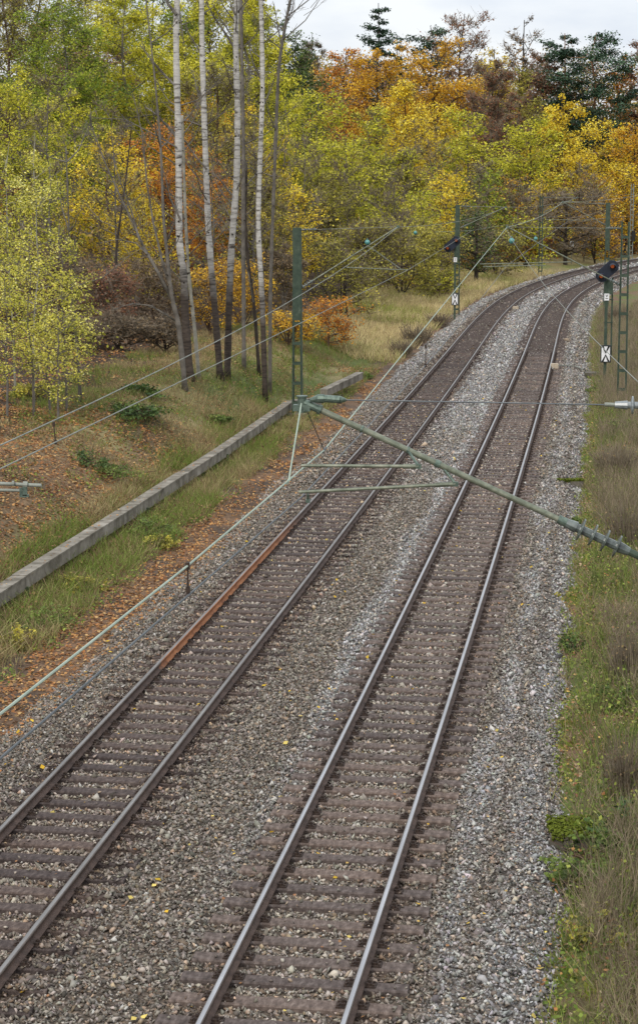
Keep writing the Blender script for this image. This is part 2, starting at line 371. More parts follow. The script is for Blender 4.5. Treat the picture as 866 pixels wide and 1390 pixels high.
ss = np.concatenate([np.arange(-50, -4, 4), np.arange(-4, 120, .5), np.arange(120, 240, 1.5), np.arange(242, 700, 12)])
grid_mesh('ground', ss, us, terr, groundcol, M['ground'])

def bedz(s, u):
    u = edge(s, u)
    z = np.interp(np.abs(u), [0, .55, .9, 3.35, 3.95, 4.9, 5.7], [-.195, -.2, -.21, -.21, -.225, -.62, -1.1])
    return z + (fbm(s * 1.2, u * 1.6, 3) - .5) * .05 * (np.abs(np.abs(u) - 2) > 1.35) - .02
def ballastmat():
    m = dyemat('ballast_bed', rough=.85)
    n, l = m.node_tree.nodes, m.node_tree.links; b = n['Principled BSDF']; a = [q for q in n if q.type == 'ATTRIBUTE'][0]
    t = n.new('ShaderNodeTexCoord'); v = n.new('ShaderNodeTexVoronoi'); v.inputs['Scale'].default_value = 17; l.new(t.outputs['Object'], v.inputs['Vector'])
    sp = n.new('ShaderNodeSeparateXYZ'); l.new(v.outputs['Color'], sp.inputs[0])
    r = ramp(n, [(.05, (.35,) * 3), (.45, (.85,) * 3), (.8, (1.25,) * 3), (1, (2.1,) * 3)]); l.new(sp.outputs[0], r.inputs[0])
    x = n.new('ShaderNodeMix'); x.data_type = 'RGBA'; x.blend_type = 'MULTIPLY'; x.inputs[0].default_value = 1
    l.new(a.outputs['Color'], x.inputs[6]); l.new(r.outputs[0], x.inputs[7]); l.new(x.outputs[2], b.inputs['Base Color'])
    bp = n.new('ShaderNodeBump'); bp.invert = True; bp.inputs['Strength'].default_value = 1; bp.inputs['Distance'].default_value = .05
    l.new(v.outputs['Distance'], bp.inputs['Height']); l.new(bp.outputs[0], b.inputs['Normal'])
    return m
grid_mesh('ballast_bed', np.concatenate([np.arange(-50, 130, .5), np.arange(130, 340, 1.5)]), np.arange(-5.6, 5.61, .2), bedz, lambda s, u, x, y: zone(s, u) * np.array([.62, .55, .5]), ballastmat())  # bed tinted towards brown fines and darkened so the gaps between stones look shaded

# loose stones: real crushed rock on the bed
def stones(name, s0, s1, dens, size, u0, u1, rng, lift=0, colf=None, keep=None):
    n = int((s1 - s0) * (u1 - u0) * dens); s = rng.uniform(s0, s1, n); u = rng.uniform(u0, u1, n)
    du = np.abs(np.abs(u) - 2)
    ph = np.abs(((s / .6) % 1) - .5) * .6                       # distance from the sleeper axis, which lies at (k + .5) * .6
    onsl = (du < 1.28) & (ph < .135)
    covered = (u < 0) & (np.abs(u + 2) > .86)                   # outer ends of the old track's sleepers are half buried
    rail = np.abs(du - .7525) < .085
    k = ~rail & (~onsl | (rng.random(n) < np.where(covered, .75, .03)))
    if keep is not None: k &= keep(s, u, rng)
    s, u, onsl = s[k], u[k], onsl[k]; n = len(s)
    x, y = su(s, u); z = bedz(s, u) + rng.uniform(-.3, .75, n) * size + lift
    z = np.where(onsl, -.16 + size * .2, z)
    z = np.where((np.abs(np.abs(u) - 2) < 1.3) & ~onsl, np.minimum(z, -.172 - size * .42 + rng.normal(0, .004, n)), z)
    base = np.array([(1, 0, 0), (-1, 0, 0), (0, 1, 0), (0, -1, 0), (0, 0, 1), (0, 0, -1)], float)
    P = base[None] * rng.uniform(.45, 1.1, (n, 6, 1)) + rng.normal(0, .22, (n, 6, 3))
    P[..., 2] *= .8
    a = rng.uniform(0, 6.28, n); ca, sa = np.cos(a)[:, None], np.sin(a)[:, None]; tl = rng.normal(0, .5, (n, 1))
    X = P[..., 0] * ca - P[..., 1] * sa; Yy = P[..., 0] * sa + P[..., 1] * ca; Z = P[..., 2] + X * tl
    sz = (size * rng.lognormal(-.1, .33, n))[:, None] * .62
    V = np.stack([x[:, None] + X * sz, y[:, None] + Yy * sz, z[:, None] + Z * sz], -1).reshape(-1, 3)
    T = np.array([(0, 2, 4), (2, 1, 4), (1, 3, 4), (3, 0, 4), (2, 0, 5), (1, 2, 5), (3, 1, 5), (0, 3, 5)])
    Fc = (np.arange(n)[:, None, None] * 6 + T[None]).reshape(-1, 3)
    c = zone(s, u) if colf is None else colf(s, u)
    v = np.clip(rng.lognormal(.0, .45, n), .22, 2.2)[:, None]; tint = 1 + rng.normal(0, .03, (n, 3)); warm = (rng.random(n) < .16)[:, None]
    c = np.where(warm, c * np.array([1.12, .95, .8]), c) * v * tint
    pale = (rng.random(n) < .012)[:, None]; c = np.where(pale, np.array([.45, .43, .39]), c)
    b = MB(); b.add(V, Fc); o = b.build(name, M['dye'], colors=np.repeat(np.clip(c, .01, .8), 8, axis=0)); return tag(o, kind='stuff')
rng = np.random.default_rng(11)
stones('ballast_stones', -1, 17, 640, .05, -5.2, 5.0, rng)
stones('ballast_stones', 17, 40, 460, .056, -5.2, 5.0, rng)
stones('ballast_stones', 40, 78, 230, .072, -5.0, 5.0, rng)
stones('ballast_stones', 78, 125, 110, .095, -5.0, 5.0, rng)
stones('ballast_stones', 125, 190, 45, .13, -5.0, 5.0, rng)
stones('ballast_stones', 190, 300, 20, .18, -5.0, 5.0, rng)

# ------------------------------------------------------------------ sleepers
def sleeper_mesh(m):
    b = MB(); L, W, Hh, c = 1.3, .122, .16, .018
    prof = [(-W, -Hh), (W, -Hh), (W, -c), (W - c, 0), (-W + c, 0), (-W, -c)]
    V = [(sx * (L - (.0 if abs(w) >= W else .006)), w, z) for sx in (-1, 1) for (w, z) in prof]
    b.add(V, [(0, 1, 7, 6), (1, 2, 8, 7), (2, 3, 9, 8), (3, 4, 10, 9), (4, 5, 11, 10), (5, 0, 6, 11), (5, 4, 3, 2, 1, 0), (6, 7, 8, 9, 10, 11)])
    me = b.build('sleeper', m); d = me.data; bpy.data.objects.remove(me); return d
for key in ('sleeper_l', 'sleeper_r'):                        # every sleeper has weathered a little differently
    n, l = M[key].node_tree.nodes, M[key].node_tree.links; b = n['Principled BSDF']; old = b.inputs['Base Color'].links[0].from_socket
    oi = n.new('ShaderNodeObjectInfo'); rp = ramp(n, [(0, (.72, .73, .76)), (.5, (.98, .97, .96)), (1, (1.2, 1.14, 1.08))]); l.new(oi.outputs['Random'], rp.inputs[0])
    x = n.new('ShaderNodeMix'); x.data_type = 'RGBA'; x.blend_type = 'MULTIPLY'; x.inputs[0].default_value = 1
    l.new(old, x.inputs[6]); l.new(rp.outputs[0], x.inputs[7]); l.new(x.outputs[2], b.inputs['Base Color'])
def fast_mesh():
    b = MB(); b.box((0, 0, .009), (.36, .17, .018))
    for sx in (-1, 1):
        b.box((sx * .095, 0, .032), (.045, .12, .03)); b.box((sx * .128, 0, .026), (.03, .06, .02))
        b.tube([(sx * .105, 0, .02), (sx * .105, 0, .075)], .017, 6); b.tube([(sx * .105, 0, .05), (sx * .105, 0, .066)], .028, 6)
        b.tube([(sx * .155, .05, .015), (sx * .155, .05, .036)], .016, 6); b.tube([(sx * .155, -.05, .015), (sx * .155, -.05, .036)], .016, 6)
    me = b.build('rail_fastening', M['iron']); d = me.data; bpy.data.objects.remove(me); return d
SL = {-1: sleeper_mesh(M['sleeper_l']), 1: sleeper_mesh(M['sleeper_r'])}; FM = fast_mesh()
nsl = 0
rr = random.Random(4)
for side, txt, grp in ((-1, 'dark brown wooden sleeper lying in brown ballast under the left track', 'sleepers of the left track'),
                       (1, 'pale brown wooden sleeper lying in grey ballast under the right track', 'sleepers of the right track')):
    for k in range(-2, 146):
        s = (k + .5) * .6; x, y = su(s, side * 2.0); h = heading(s)
        o = bpy.data.objects.new('sleeper', SL[side]); col.objects.link(o)
        o.location = (float(x) + rr.uniform(-.015, .015) , float(y) + rr.uniform(-.012, .012), -.162 - rr.uniform(0, .008)); o.rotation_euler = (0, 0, -h + rr.uniform(-.008, .008))
        o.scale = (rr.uniform(.985, 1.015), rr.uniform(.93, 1.05), 1)
        tag(o, txt, 'sleeper', grp)
        for q in (-1, 1):
            f = bpy.data.objects.new('rail_fastening', FM); col.objects.link(f); f.parent = o; f.location = (q * .7525, 0, 0)
b = MB()
for side in (-1, 1):
    for k in range(146, 520):
        s = (k + .5) * .6; x, y = su(s, side * 2.0); h = heading(s)
        b.box((float(x), float(y), -.245), (2.6, .25, .16), h, 0 if side < 0 else 1)
tag(b.build('distant_sleepers', [M['sleeper_l'], M['sleeper_l']]), kind='stuff')

# ------------------------------------------------------------------ rails
def railmat(base, name):
    """rail side with a stretch of fresh orange rust (left rail of the left track)"""
    m = base.copy(); m.name = name; n, l = m.node_tree.nodes, m.node_tree.links; b = n['Principled BSDF']; old = b.inputs['Base Color'].links[0].from_socket
    t = n.new('ShaderNodeTexCoord'); sp = n.new('ShaderNodeSeparateXYZ'); l.new(t.outputs['Object'], sp.inputs[0])
    z = n.new('ShaderNodeTexNoise'); z.inputs['Scale'].default_value = 3; z.inputs['Detail'].default_value = 5; l.new(t.outputs['Object'], z.inputs['Vector'])
    ad = n.new('ShaderNodeMath'); ad.operation = 'MULTIPLY_ADD'; ad.inputs[1].default_value = 1.6; l.new(z.outputs[0], ad.inputs[0]); l.new(sp.outputs[1], ad.inputs[2])
    a1 = n.new('ShaderNodeMapRange'); a1.inputs[1].default_value = 36.6; a1.inputs[2].default_value = 37.2; l.new(ad.outputs[0], a1.inputs[0])
    a2 = n.new('ShaderNodeMapRange'); a2.inputs[1].default_value = 53.5; a2.inputs[2].default_value = 49; l.new(ad.outputs[0], a2.inputs[0])
    mu = n.new('ShaderNodeMath'); mu.operation = 'MULTIPLY'; l.new(a1.outputs[0], mu.inputs[0]); l.new(a2.outputs[0], mu.inputs[1])
    r = ramp(n, [(.3, (.2, .075, .03)), (.7, (.4, .17, .07))]); l.new(z.outputs[0], r.inputs[0])
    x = n.new('ShaderNodeMix'); x.data_type = 'RGBA'; l.new(mu.outputs[0], x.inputs[0]); l.new(old, x.inputs[6]); l.new(r.outputs[0], x.inputs[7]); l.new(x.outputs[2], b.inputs['Base Color'])
    return m
PROF = [(-.0625, -.149), (.0625, -.149), (.0625, -.138), (.018, -.122), (.009, -.11), (.009, -.048), (.034, -.037), (.036, -.012), (.024, -.002), (-.024, -.002), (-.036, -.012), (-.034, -.037), (-.009, -.048), (-.009, -.11), (-.018, -.122), (-.0625, -.138)]
RM = [0, 0, 0, 0, 0, 0, 2, 2, 1, 2, 2, 0, 0, 0, 0, 0]
def rail(u, head, label, rusty=False):
    sv = np.concatenate([np.arange(-6, 120, 1.0), np.arange(120, 330, 1.5)]); k = len(PROF); V = []
    p = np.array(PROF)
    for s in sv:
        x, y = su(np.full(k, s), u + p[:, 0]); V.append(np.stack([x, y, p[:, 1]], 1))
    V = np.concatenate(V); b = MB()
    for j in range(k):
        a = np.arange(len(sv) - 1) * k; Fc = np.stack([a + j, a + k + j, a + k + (j + 1) % k, a + (j + 1) % k], 1)
        if j == 0: b.add(V, Fc, RM[j])
        else: b.f.append(Fc); b.mi.append(np.full(len(Fc), RM[j])); b.tone.append(np.full(len(Fc), .5))
    side = railmat(M['railside'], 'rail_fresh_rust') if rusty else M['railside']; edge = railmat(M['headedge'], 'rail_edge_fresh_rust') if rusty else M['headedge']
    tag(b.build('rail', [side, head, edge]), label, 'rail', 'rails of the two tracks')
rail(-2.7525, M['head_l'], 'dull steel rail with a bright orange rusted stretch, leftmost of the four rails', True)
rail(-1.2475, M['head_l'], 'dull grey brown rail on the right-hand side of the left track')
rail(1.2475, M['head_r'], 'shiny rail on the left-hand side of the right track')
rail(2.7525, M['head_r'], 'shiny rail beside the grey stone shoulder, rightmost of the four rails')

# ------------------------------------------------------------------ concrete cable trough on posts along the left bank
def trough(pts, label, segs):
    """pts: list of (s, u, ztop); a run of butted concrete channel pieces"""
    x0, y0 = su(pts[0][0], pts[0][1]); root = empty('cable_trough', (float(x0), float(y0), float(terr(pts[0][0], pts[0][1]))), label, 'cable trough')
    W3 = []
    for s, u, z in pts:
        x, y = su(s, u); W3.append(np.array([float(x), float(y), z]))
    b = MB(); lid = MB()
    for a, c in zip(W3[:-1], W3[1:]):
        L = np.linalg.norm(c - a); n = max(1, round(L / segs)); d = (c - a) / L; h = math.atan2(d[0], d[1]); e = math.asin(d[2])
        for i in range(n):
            m_ = a + (c - a) * (i + .5) / n; jz = rr.uniform(-.012, .012); jw = rr.uniform(-.012, .012)
            up = np.array([0, 0, 1.]); rt = np.cross(d, up); rt /= np.linalg.norm(rt); up2 = np.cross(rt, d); R = np.stack([rt, d, up2], 1)
            b.box(m_ + (0, 0, jz - .175) + rt * jw, (.3, L / n - .012, .27), R=R)
            lid.box(m_ + (0, 0, jz - .017) + rt * jw, (.335, L / n - .02, .04), R=R)
    b.build('channel', M['concrete'], root); lid.build('lid', M['concrete'], root)
    return root, W3
tr, W3 = trough([(-2, -7.55, .14), (12, -7.55, .14), (24, -7.46, .14), (34, -7.3, .13), (46, -7.15, .12), (60.2, -7.1, .12)], 'long grey concrete cable trough raised on short posts along the left bank', 5.8)
for s in (24, 35, 46, 57):
    x, y = su(s, float(np.interp(s, [24, 34, 46, 60], [-7.27, -7.12, -6.97, -6.92]))); b = MB(); b.box((float(x), float(y), -.36), (.07, .07, .5), heading(s)); b.build('post', M['green'], tr)
trough([(60.3, -7.0, .13), (61.4, -6.1, .13)], 'short crosswise concrete trough piece kinking round the foot of the left mast', 1.4)
trough([(64.5, -6.35, .13), (71.5, -5.65, .22)], 'broken off end of the concrete trough rising out of the grass', 3.6)

# ------------------------------------------------------------------ catenary masts
def lattice(b, base, top, w0, w1, h, solid=None, step=.78):
    """two channel legs with batten plates, from base to top"""
    ca, sa = math.cos(h), math.sin(h); base = np.array(base); top = np.array(top); L = top[2] - base[2]
    for sx in (-1, 1):
        p0 = base + np.array([ca, -sa, 0]) * sx * w0 / 2; p1 = top + np.array([ca, -sa, 0]) * sx * w1 / 2
        d = p1 - p0; d /= np.linalg.norm(d); rt = np.array([ca, -sa, 0]); rt = rt - d * rt.dot(d); rt /= np.linalg.norm(rt); fw = np.cross(d, rt)
        R = np.stack([rt, fw, d], 1); Lg = np.linalg.norm(p1 - p0)
        b.box((p0 + p1) / 2, (.045, .2, Lg), R=R)
        for fy in (-1, 1): b.box((p0 + p1) / 2 - rt * sx * .026 + fw * fy * .094, (.05, .012, Lg - .01), R=R)
    z = .5
    while z < L - .1:
        t = z / L; w = w0 + (w1 - w0) * t; c = base + (top - base) * t
        if solid is None or z < solid:
            for fy in (-1, 1): b.box(c + np.array([sa, ca, 0]) * fy * .106, (w + .04, .01, .11), h)
        z += step
    if solid is not None:
        z = (solid + L) / 2; t = z / L; w = w0 + (w1 - w0) * t; c = base + (top - base) * t
        for fy in (-1, 1): b.box(c + np.array([sa, ca, 0]) * fy * .112, (w + .03, .012, L - solid), h)
def insul(parent, p, q, mm, n=4, r=.09, name='insulator'):
    """ribbed insulator from p to q"""
    p = np.array(p, float); q = np.array(q, float); L = np.linalg.norm(q - p); d = (q - p) / L
    b = MB(); pts = []; rad = []
    b.tube([p, p + d * .18 * L], [r * .36, r * .5], 10); b.tube([q - d * .16 * L, q], [r * .5, r * .36], 10)
    b.tube([p + d * .15 * L, q - d * .13 * L], r * .38, 10)
    for i in range(n):
        c = p + d * L * (.24 + .56 * i / max(1, n - 1)); b.tube([c - d * .012, c, c + d * .018, c + d * .03], [r * .45, r, r * .96, r * .45], 16)
    return b.build(name, mm, parent, smooth=False)
def wireto(b, p, q, r, sag=0, n=10):
    p = np.array(p, float); q = np.array(q, float)
    b.tube([p + (q - p) * t - np.array([0, 0, 4 * sag * t * (1 - t)]) for t in np.linspace(0, 1, n)], r, 5, caps=False)

def mast(px, pytop, Y, w0, w1, solid, label, hub=None, tubeat=None, stayat=None, arms=None, basedz=0, bx=None, R=.026, rw=.008):
    top = np.array(at(px, pytop, Y)); g = float(ground(top[0], Y)[0]); x0 = top[0] if bx is None else bx
    s_, u_ = tosu(x0, Y); h = heading(s_[0])
    root = empty('catenary_mast', (x0, Y, g), label, 'catenary mast', 'catenary masts along the line')
    b = MB(); lattice(b, (x0, Y, g + .1), (top[0], Y, top[2]), w0, w1, h, solid); b.build('pole', M['green'], root)
    b = MB(); b.box((x0, Y, g + .02), (.75, .75, .36), h); b.build('foundation', M['concrete'], root)
    if hub is not None:
        T = np.array(tubeat); Hh = np.array(hub); St = np.array(stayat)
        b = MB(); b.tube([T, Hh], R, 8); tb = b.build('cantilever_tube', M['tube'], root)
        b = MB(); b.tube([Hh - (0, 0, .06), Hh + (0, 0, .06)], .06, 8); b.build('hub', M['fitting'], tb)
        d = (Hh - T) / np.linalg.norm(Hh - T); insul(root, T, T + d * .62, M['porc'])
        d2 = (Hh - St) / np.linalg.norm(Hh - St); b = MB(); b.tube([St, Hh], rw, 6); sw = b.build('stay_wire', M['wirepale'], root)
        insul(root, St, St + d2 * .62, M['porc'], 4, .075)
        for (P, Q) in (arms or []):
            b = MB(); b.tube([P, Q], .022, 6); b.build('steady_arm', M['tube'], root)
    return root
A = lambda px, py, Y: np.array(at(px, py, Y))
# left mast by the trough kink
m1 = mast(403.5, 309, 78, .38, .27, 3.75, 'green lattice mast at the trough kink, nearest mast on the left side', A(540, 308, 78), A(407, 392, 78), A(409, 312, 78), [(A(470, 363, 78), A(553, 366.5, 78)), (A(500, 334, 78), A(545, 366, 78))])
m2 = mast(621, 278, 137, .34, .26, 3.9, 'green lattice mast behind the left signal', A(686, 281, 137), A(625, 309, 137), A(625, 280, 137), [(A(590, 315, 137), A(640, 313, 137))], rw=.014)
m3 = mast(734.5, 265, 195, .34, .28, None, 'green mast beyond the left track where its curve begins, farthest but one on the left', A(783, 268, 195), A(738, 288, 195), A(738, 268, 195), rw=.016)
m4 = mast(825, 275, 142, .34, .26, 4.2, 'green lattice mast standing behind the right signal', A(763, 274, 142), A(822, 306, 142), A(822, 277, 142), [(A(741, 298, 142), A(801, 299, 142))], rw=.014)
m5 = mast(848.5, 301, 82, .36, .3, None, 'tall green ladder-like mast right of the right signal', A(688, 308, 82), A(843, 388, 82), A(843, 310, 82), [(A(651, 358.5, 82), A(775, 355.5, 82)), (A(655, 362, 82), A(740, 360, 82))])
# slim pale post far round the bend
p = at(858, 250, 238); g = float(ground(p.x, 238)[0]); r0 = empty('lattice_post', (p.x, 238, g), 'slim pale post with a dark box, farthest post on the outside of the bend', 'post')
b = MB(); lattice(b, (p.x, 238, g), (p.x, 238, p.z), .36, .3, heading(tosu(p.x, 238)[0][0]), None, .6); b.build('pole', M['wirepale'], r0)
q = at(859, 320, 237.7); b = MB(); b.box(q, (.42, .3, 1.2)); b.build('equipment_box', M['black'], r0)

# near mast of the right track stands right of the frame and reaches into it
Yn = 21.4
hub = A(410, 545, 22); md = np.array([math.cos(.15), -math.sin(.15), 0])
mb = hub + md * 4.25; g = float(ground(mb[0], mb[1])[0])
nm = empty('catenary_mast', (mb[0], mb[1], g), 'near mast right of the track carrying the big green cantilever tube over it', 'catenary mast', 'catenary masts along the line')
b = MB(); lattice(b, (mb[0], mb[1], g + .1), (mb[0], mb[1], 7.4), .42, .3, .15, None); b.build('pole', M['green'], nm)
b = MB(); b.box((mb[0], mb[1], g + .02), (.8, .8, .36), .15); b.build('foundation', M['concrete'], nm)
T1 = A(845, 745, hub[1] - .147 * 3.55); dt = (T1 - hub) / np.linalg.norm(T1 - hub); Tm = hub + dt * (4.2 / math.hypot(dt[0], dt[1]))
b = MB(); b.tube([hub + dt * .06, hub + dt * 3.2], .034, 14); tb = b.build('cantilever_tube', M['tube'], nm, smooth=False)
b = MB(); b.tube([hub - (0, 0, .12), hub + (0, 0, .05)], .05, 12); b.tube([hub + (0, 0, .05), hub + (0, 0, .065)], .065, 12); b.tube([hub + dt * .03, hub + dt * .2], .046, 12); b.box(hub + (.0, 0, -.07), (.19, .09, .07), .15); b.tube([hub + dt * .2, hub + dt * .235], .056, 12)
b.build('hub', M['fitting'], tb)
for t0, t1, rr_ in ((3.1, 3.2, .05), (1.62, 1.68, .043), (.72, .74, .043), (1.28, 1.3, .041)):
    b = MB(); b.tube([hub + dt * t0, hub + dt * t1], rr_, 14); b.build('tube_clamp', M['fitting'], tb)
insul(nm, hub + dt * 3.18, hub + dt * 3.95, [M['porc']], 4, .13)
b = MB(); b.tube([hub + dt * 3.9, Tm], .04, 10); b.build('bracket', M['green'], nm)
St = A(828, 549.5, hub[1] - .147 * 3.4); ds = md + np.array([0, 0, -.004])
b = MB(); st0 = hub + md * .1 + (0, 0, .0); b.tube([A(470, 543, 21.9), St], .008, 6); b.build('stay_wire', M['wiredark'], nm)
b = MB(); b.tube([A(421, 543, 21.95), A(432, 541, 21.94), A(440, 541, 21.93)], [.022, .05, .05], 10); b.tube([A(440, 541, 21.93), A(462, 542.5, 21.9)], .042, 12); b.tube([A(462, 542.5, 21.9), A(470, 543, 21.9)], [.042, .015], 12); b.build('tension_clamp', M['fitting'], nm)
b = MB(); b.tube([A(820, 549, 21.5), A(836, 549.6, 21.5)], .022, 8); b.build('wire_end_fitting', M['wirepale'], nm)
i0 = A(834, 549.6, 21.5); insul(nm, i0, i0 + md * .75, M['porcgrey'], 5, .1)
b = MB(); b.tube([i0 + md * .72, np.array([mb[0], mb[1], i0[2]])], .02, 8); b.build('stay_rod', M['green'], nm)
for (a, c, yd) in (((568, 631), (409, 632), 21.6), ((618, 655), (406, 668), 21.7)):
    P = A(a[0], a[1] + 2, yd); Q = A(c[0], c[1], yd + .2); b = MB(); b.tube([P, Q], .019, 8); b.tube([P, P + (Q - P) * .13], .026, 8); ar = b.build('steady_arm', M['tube'], nm)
    up = hub + dt * ((a[0] - 410) / 123.); b = MB(); b.tube([P, P + (up - P) * 1.0], .016, 6); b.box(P, (.06, .04, .05)); b.build('arm_clamp', M['fitting'], ar)
Q = A(418, 671, 21.9); b = MB(); b.tube([Q, A(418, 679, 21.95)], .014, 6); b.box(A(418, 680, 21.95), (.05, .06, .035)); b.build('wire_clamp', M['fitting'], nm)
for c in ((392, 652, 21.1), (440, 611, 23.7)):
    b = MB(); b.tube([hub + (0, 0, .02), A(*c)], .0095 if c[0] < 400 else .006, 6); b.tube([A(*c) - (.02, .06, .02), A(*c) + (.02, .06, .02)], .016, 6); b.build('hanger', M['wiregreen'] if c[0] < 400 else M['wiredark'], nm)

# near cantilever of the left track: only its registration end reaches into the frame
Yl = 22.3
mp0 = np.array([-7.9, 23.1, 0]); g = float(ground(mp0[0], mp0[1])[0])
lm = empty('catenary_mast', (mp0[0], mp0[1], g), 'near mast left of the frame, its two registration tubes end over the leafy bank', 'catenary mast', 'catenary masts along the line')
b = MB(); lattice(b, (mp0[0], mp0[1], g + .1), (mp0[0], mp0[1], 7.4), .42, .3, .15, None); b.build('pole', M['green'], lm)
b = MB(); b.box((mp0[0], mp0[1], g + .02), (.8, .8, .36), .15); b.build('foundation', M['concrete'], lm)
E1 = A(57, 659, Yl); E2 = A(37, 666, Yl)
b = MB(); b.tube([A(-230, 646, Yl + .3), E1], .021, 10); b.tube([A(32, 657.5, Yl), A(38, 658, Yl)], .036, 10); b.tube([A(17, 656.5, Yl), A(20, 656.5, Yl)], .033, 10); b.build('registration_tube', M['wirepale'], lm)
b = MB(); b.tube([A(-230, 660, Yl + .3), E2], .018, 10); b.build('registration_tube', M['wirepale'], lm)
b = MB(); b.box(A(34.5, 666, Yl), (.05, .05, .11)); b.box(A(34, 673, Yl), (.1, .05, .03)); b.box(A(29, 668, Yl), (.03, .03, .1)); b.build('drop_bracket', M['fitting'], lm)
b = MB(); b.tube([A(-230, 646, Yl + .3), (mp0[0], mp0[1], 5.3)], .03, 8); b.build('bracket', M['green'], lm)

# wires: each conductor runs unbroken through all its supports
def conductor(pts, r, m, label, sags, cat='wire', name='contact_wire', balls=()):
    P = []
    for (a, c, sg) in zip(pts[:-1], pts[1:], sags):
        a = np.array(a); c = np.array(c)
        for t in np.linspace(0, 1, 13)[:-1]: P.append(a + (c - a) * t - np.array([0, 0, 4 * sg * t * (1 - t)]))
    P.append(np.array(pts[-1])); b = MB(); b.tube(P, r, 6)
    return tag(b.build(name, m, loc=P[0]), label, cat, 'overhead line wires')
d1 = np.array([math.sin(.149), math.cos(.149), 0])
c0 = A(409, 675, 22)
cR = [c0 - d1 * 24 + (0, 0, .45), c0, A(577, 496, 36), np.array(at(686, 362, 82)), np.array(at(770, 300, 142)), np.array(at(880, 292, 200))]
conductor(cR, .0085, M['wiredark'], 'thin dark contact wire over the right track, held by the near steady arms', [0, 0, .05, 0, 0])
gR = [A(392, 652, 21.1) - d1 * 24 + (0, 0, .4), A(0, 970, 11.3), A(255, 768, 16.2), A(392, 652, 21.1), A(440, 611, 23.7), A(688, 308, 82), A(763, 274, 142), np.array(at(880, 262, 200))]
conductor(gR, .0095, M['wiregreen'], 'pale green catenary wire crossing the picture up to the right-hand far hub', [0, 0, 0, 0, 0, .25, .2], name='messenger_wire')
xl = A(0, 637, 22.7); xm = A(0, 605, 22.7)
conductor([xl + (xl - A(553, 366.5, 78)) * .4, xl, A(553, 366.5, 78), A(640, 313, 137), np.array(at(775, 290, 195))], .0085, M['wirepale'], 'pale contact wire over the left track, lower of the two wires above the grass bank', [0, .02, .02, 0])
conductor([xm - np.array([1.3, 9.6, -.2]), xm, A(540, 308, 78), A(686, 281, 137), A(783, 268, 195), np.array(at(890, 262, 240))], .0085, M['wirepale'], 'upper pale wire running down left from the left mast hub above the grass bank', [0, .36, .3, .3, 0], name='messenger_wire')
def dropper(p, q, label):
    b = MB(); b.tube([p, q], .009, 6)
    for e in (p, q): b.tube([np.array(e) - (0, 0, .03), np.array(e) + (0, 0, .03)], .02, 6)
    tag(b.build('dropper', M['iron'], loc=q), label, 'wire', 'droppers between the wires')
dropper(A(255, 768, 16.2), A(255.5, 801, 16.2), 'dark dropper between green and dark wires beside the rusty rail')
dropper(A(73.5, 576, 26), A(76, 600, 26), 'dropper joining the two pale wires above the leafy left bank')
dropper(A(577.5, 470, 36), A(577.5, 496, 36), 'dropper below the long green wire beside the bend of the left track')
# anchor wire from the far hub down to the near right mast
conductor([A(686.5, 310, 82), A(694, 325, 78), A(723, 367, 66), A(866, 519, 31), np.array([mb[0], mb[1], 5.4])], .008, M['wirepale'], 'thin anchor wire from the far hub down across the right ballast', [0, 0, .1, .1], name='anchor_wire')
def ball(px, py, Y, r, label):
    c = A(px, py, Y); b = MB()
    b.tube([c + (0, 0, z * r) for z in (-1, -.85, -.5, 0, .5, .85, 1)], [.12 * r, .52 * r, .86 * r, r, .86 * r, .52 * r, .12 * r], 14)
    b.tube([c + (0, 0, r * .9), c + (0, 0, r * 1.5)], r * .16, 6)
    tag(b.build('insulator', M['teal'], loc=c, smooth=True), label, 'insulator', 'round insulators on the wires')
ball(694, 327, 78, .115, 'round teal insulator hanging right below the hub of the ladder-like mast')
ball(498.5, 329, 78, .105, 'round teal insulator on the cantilever of the nearest left mast')
ball(563.5, 316, 137, .13, 'small teal insulator left of the left signal')
ball(726.5, 324, 120, .12, 'small teal insulator just left of the farthest green mast')

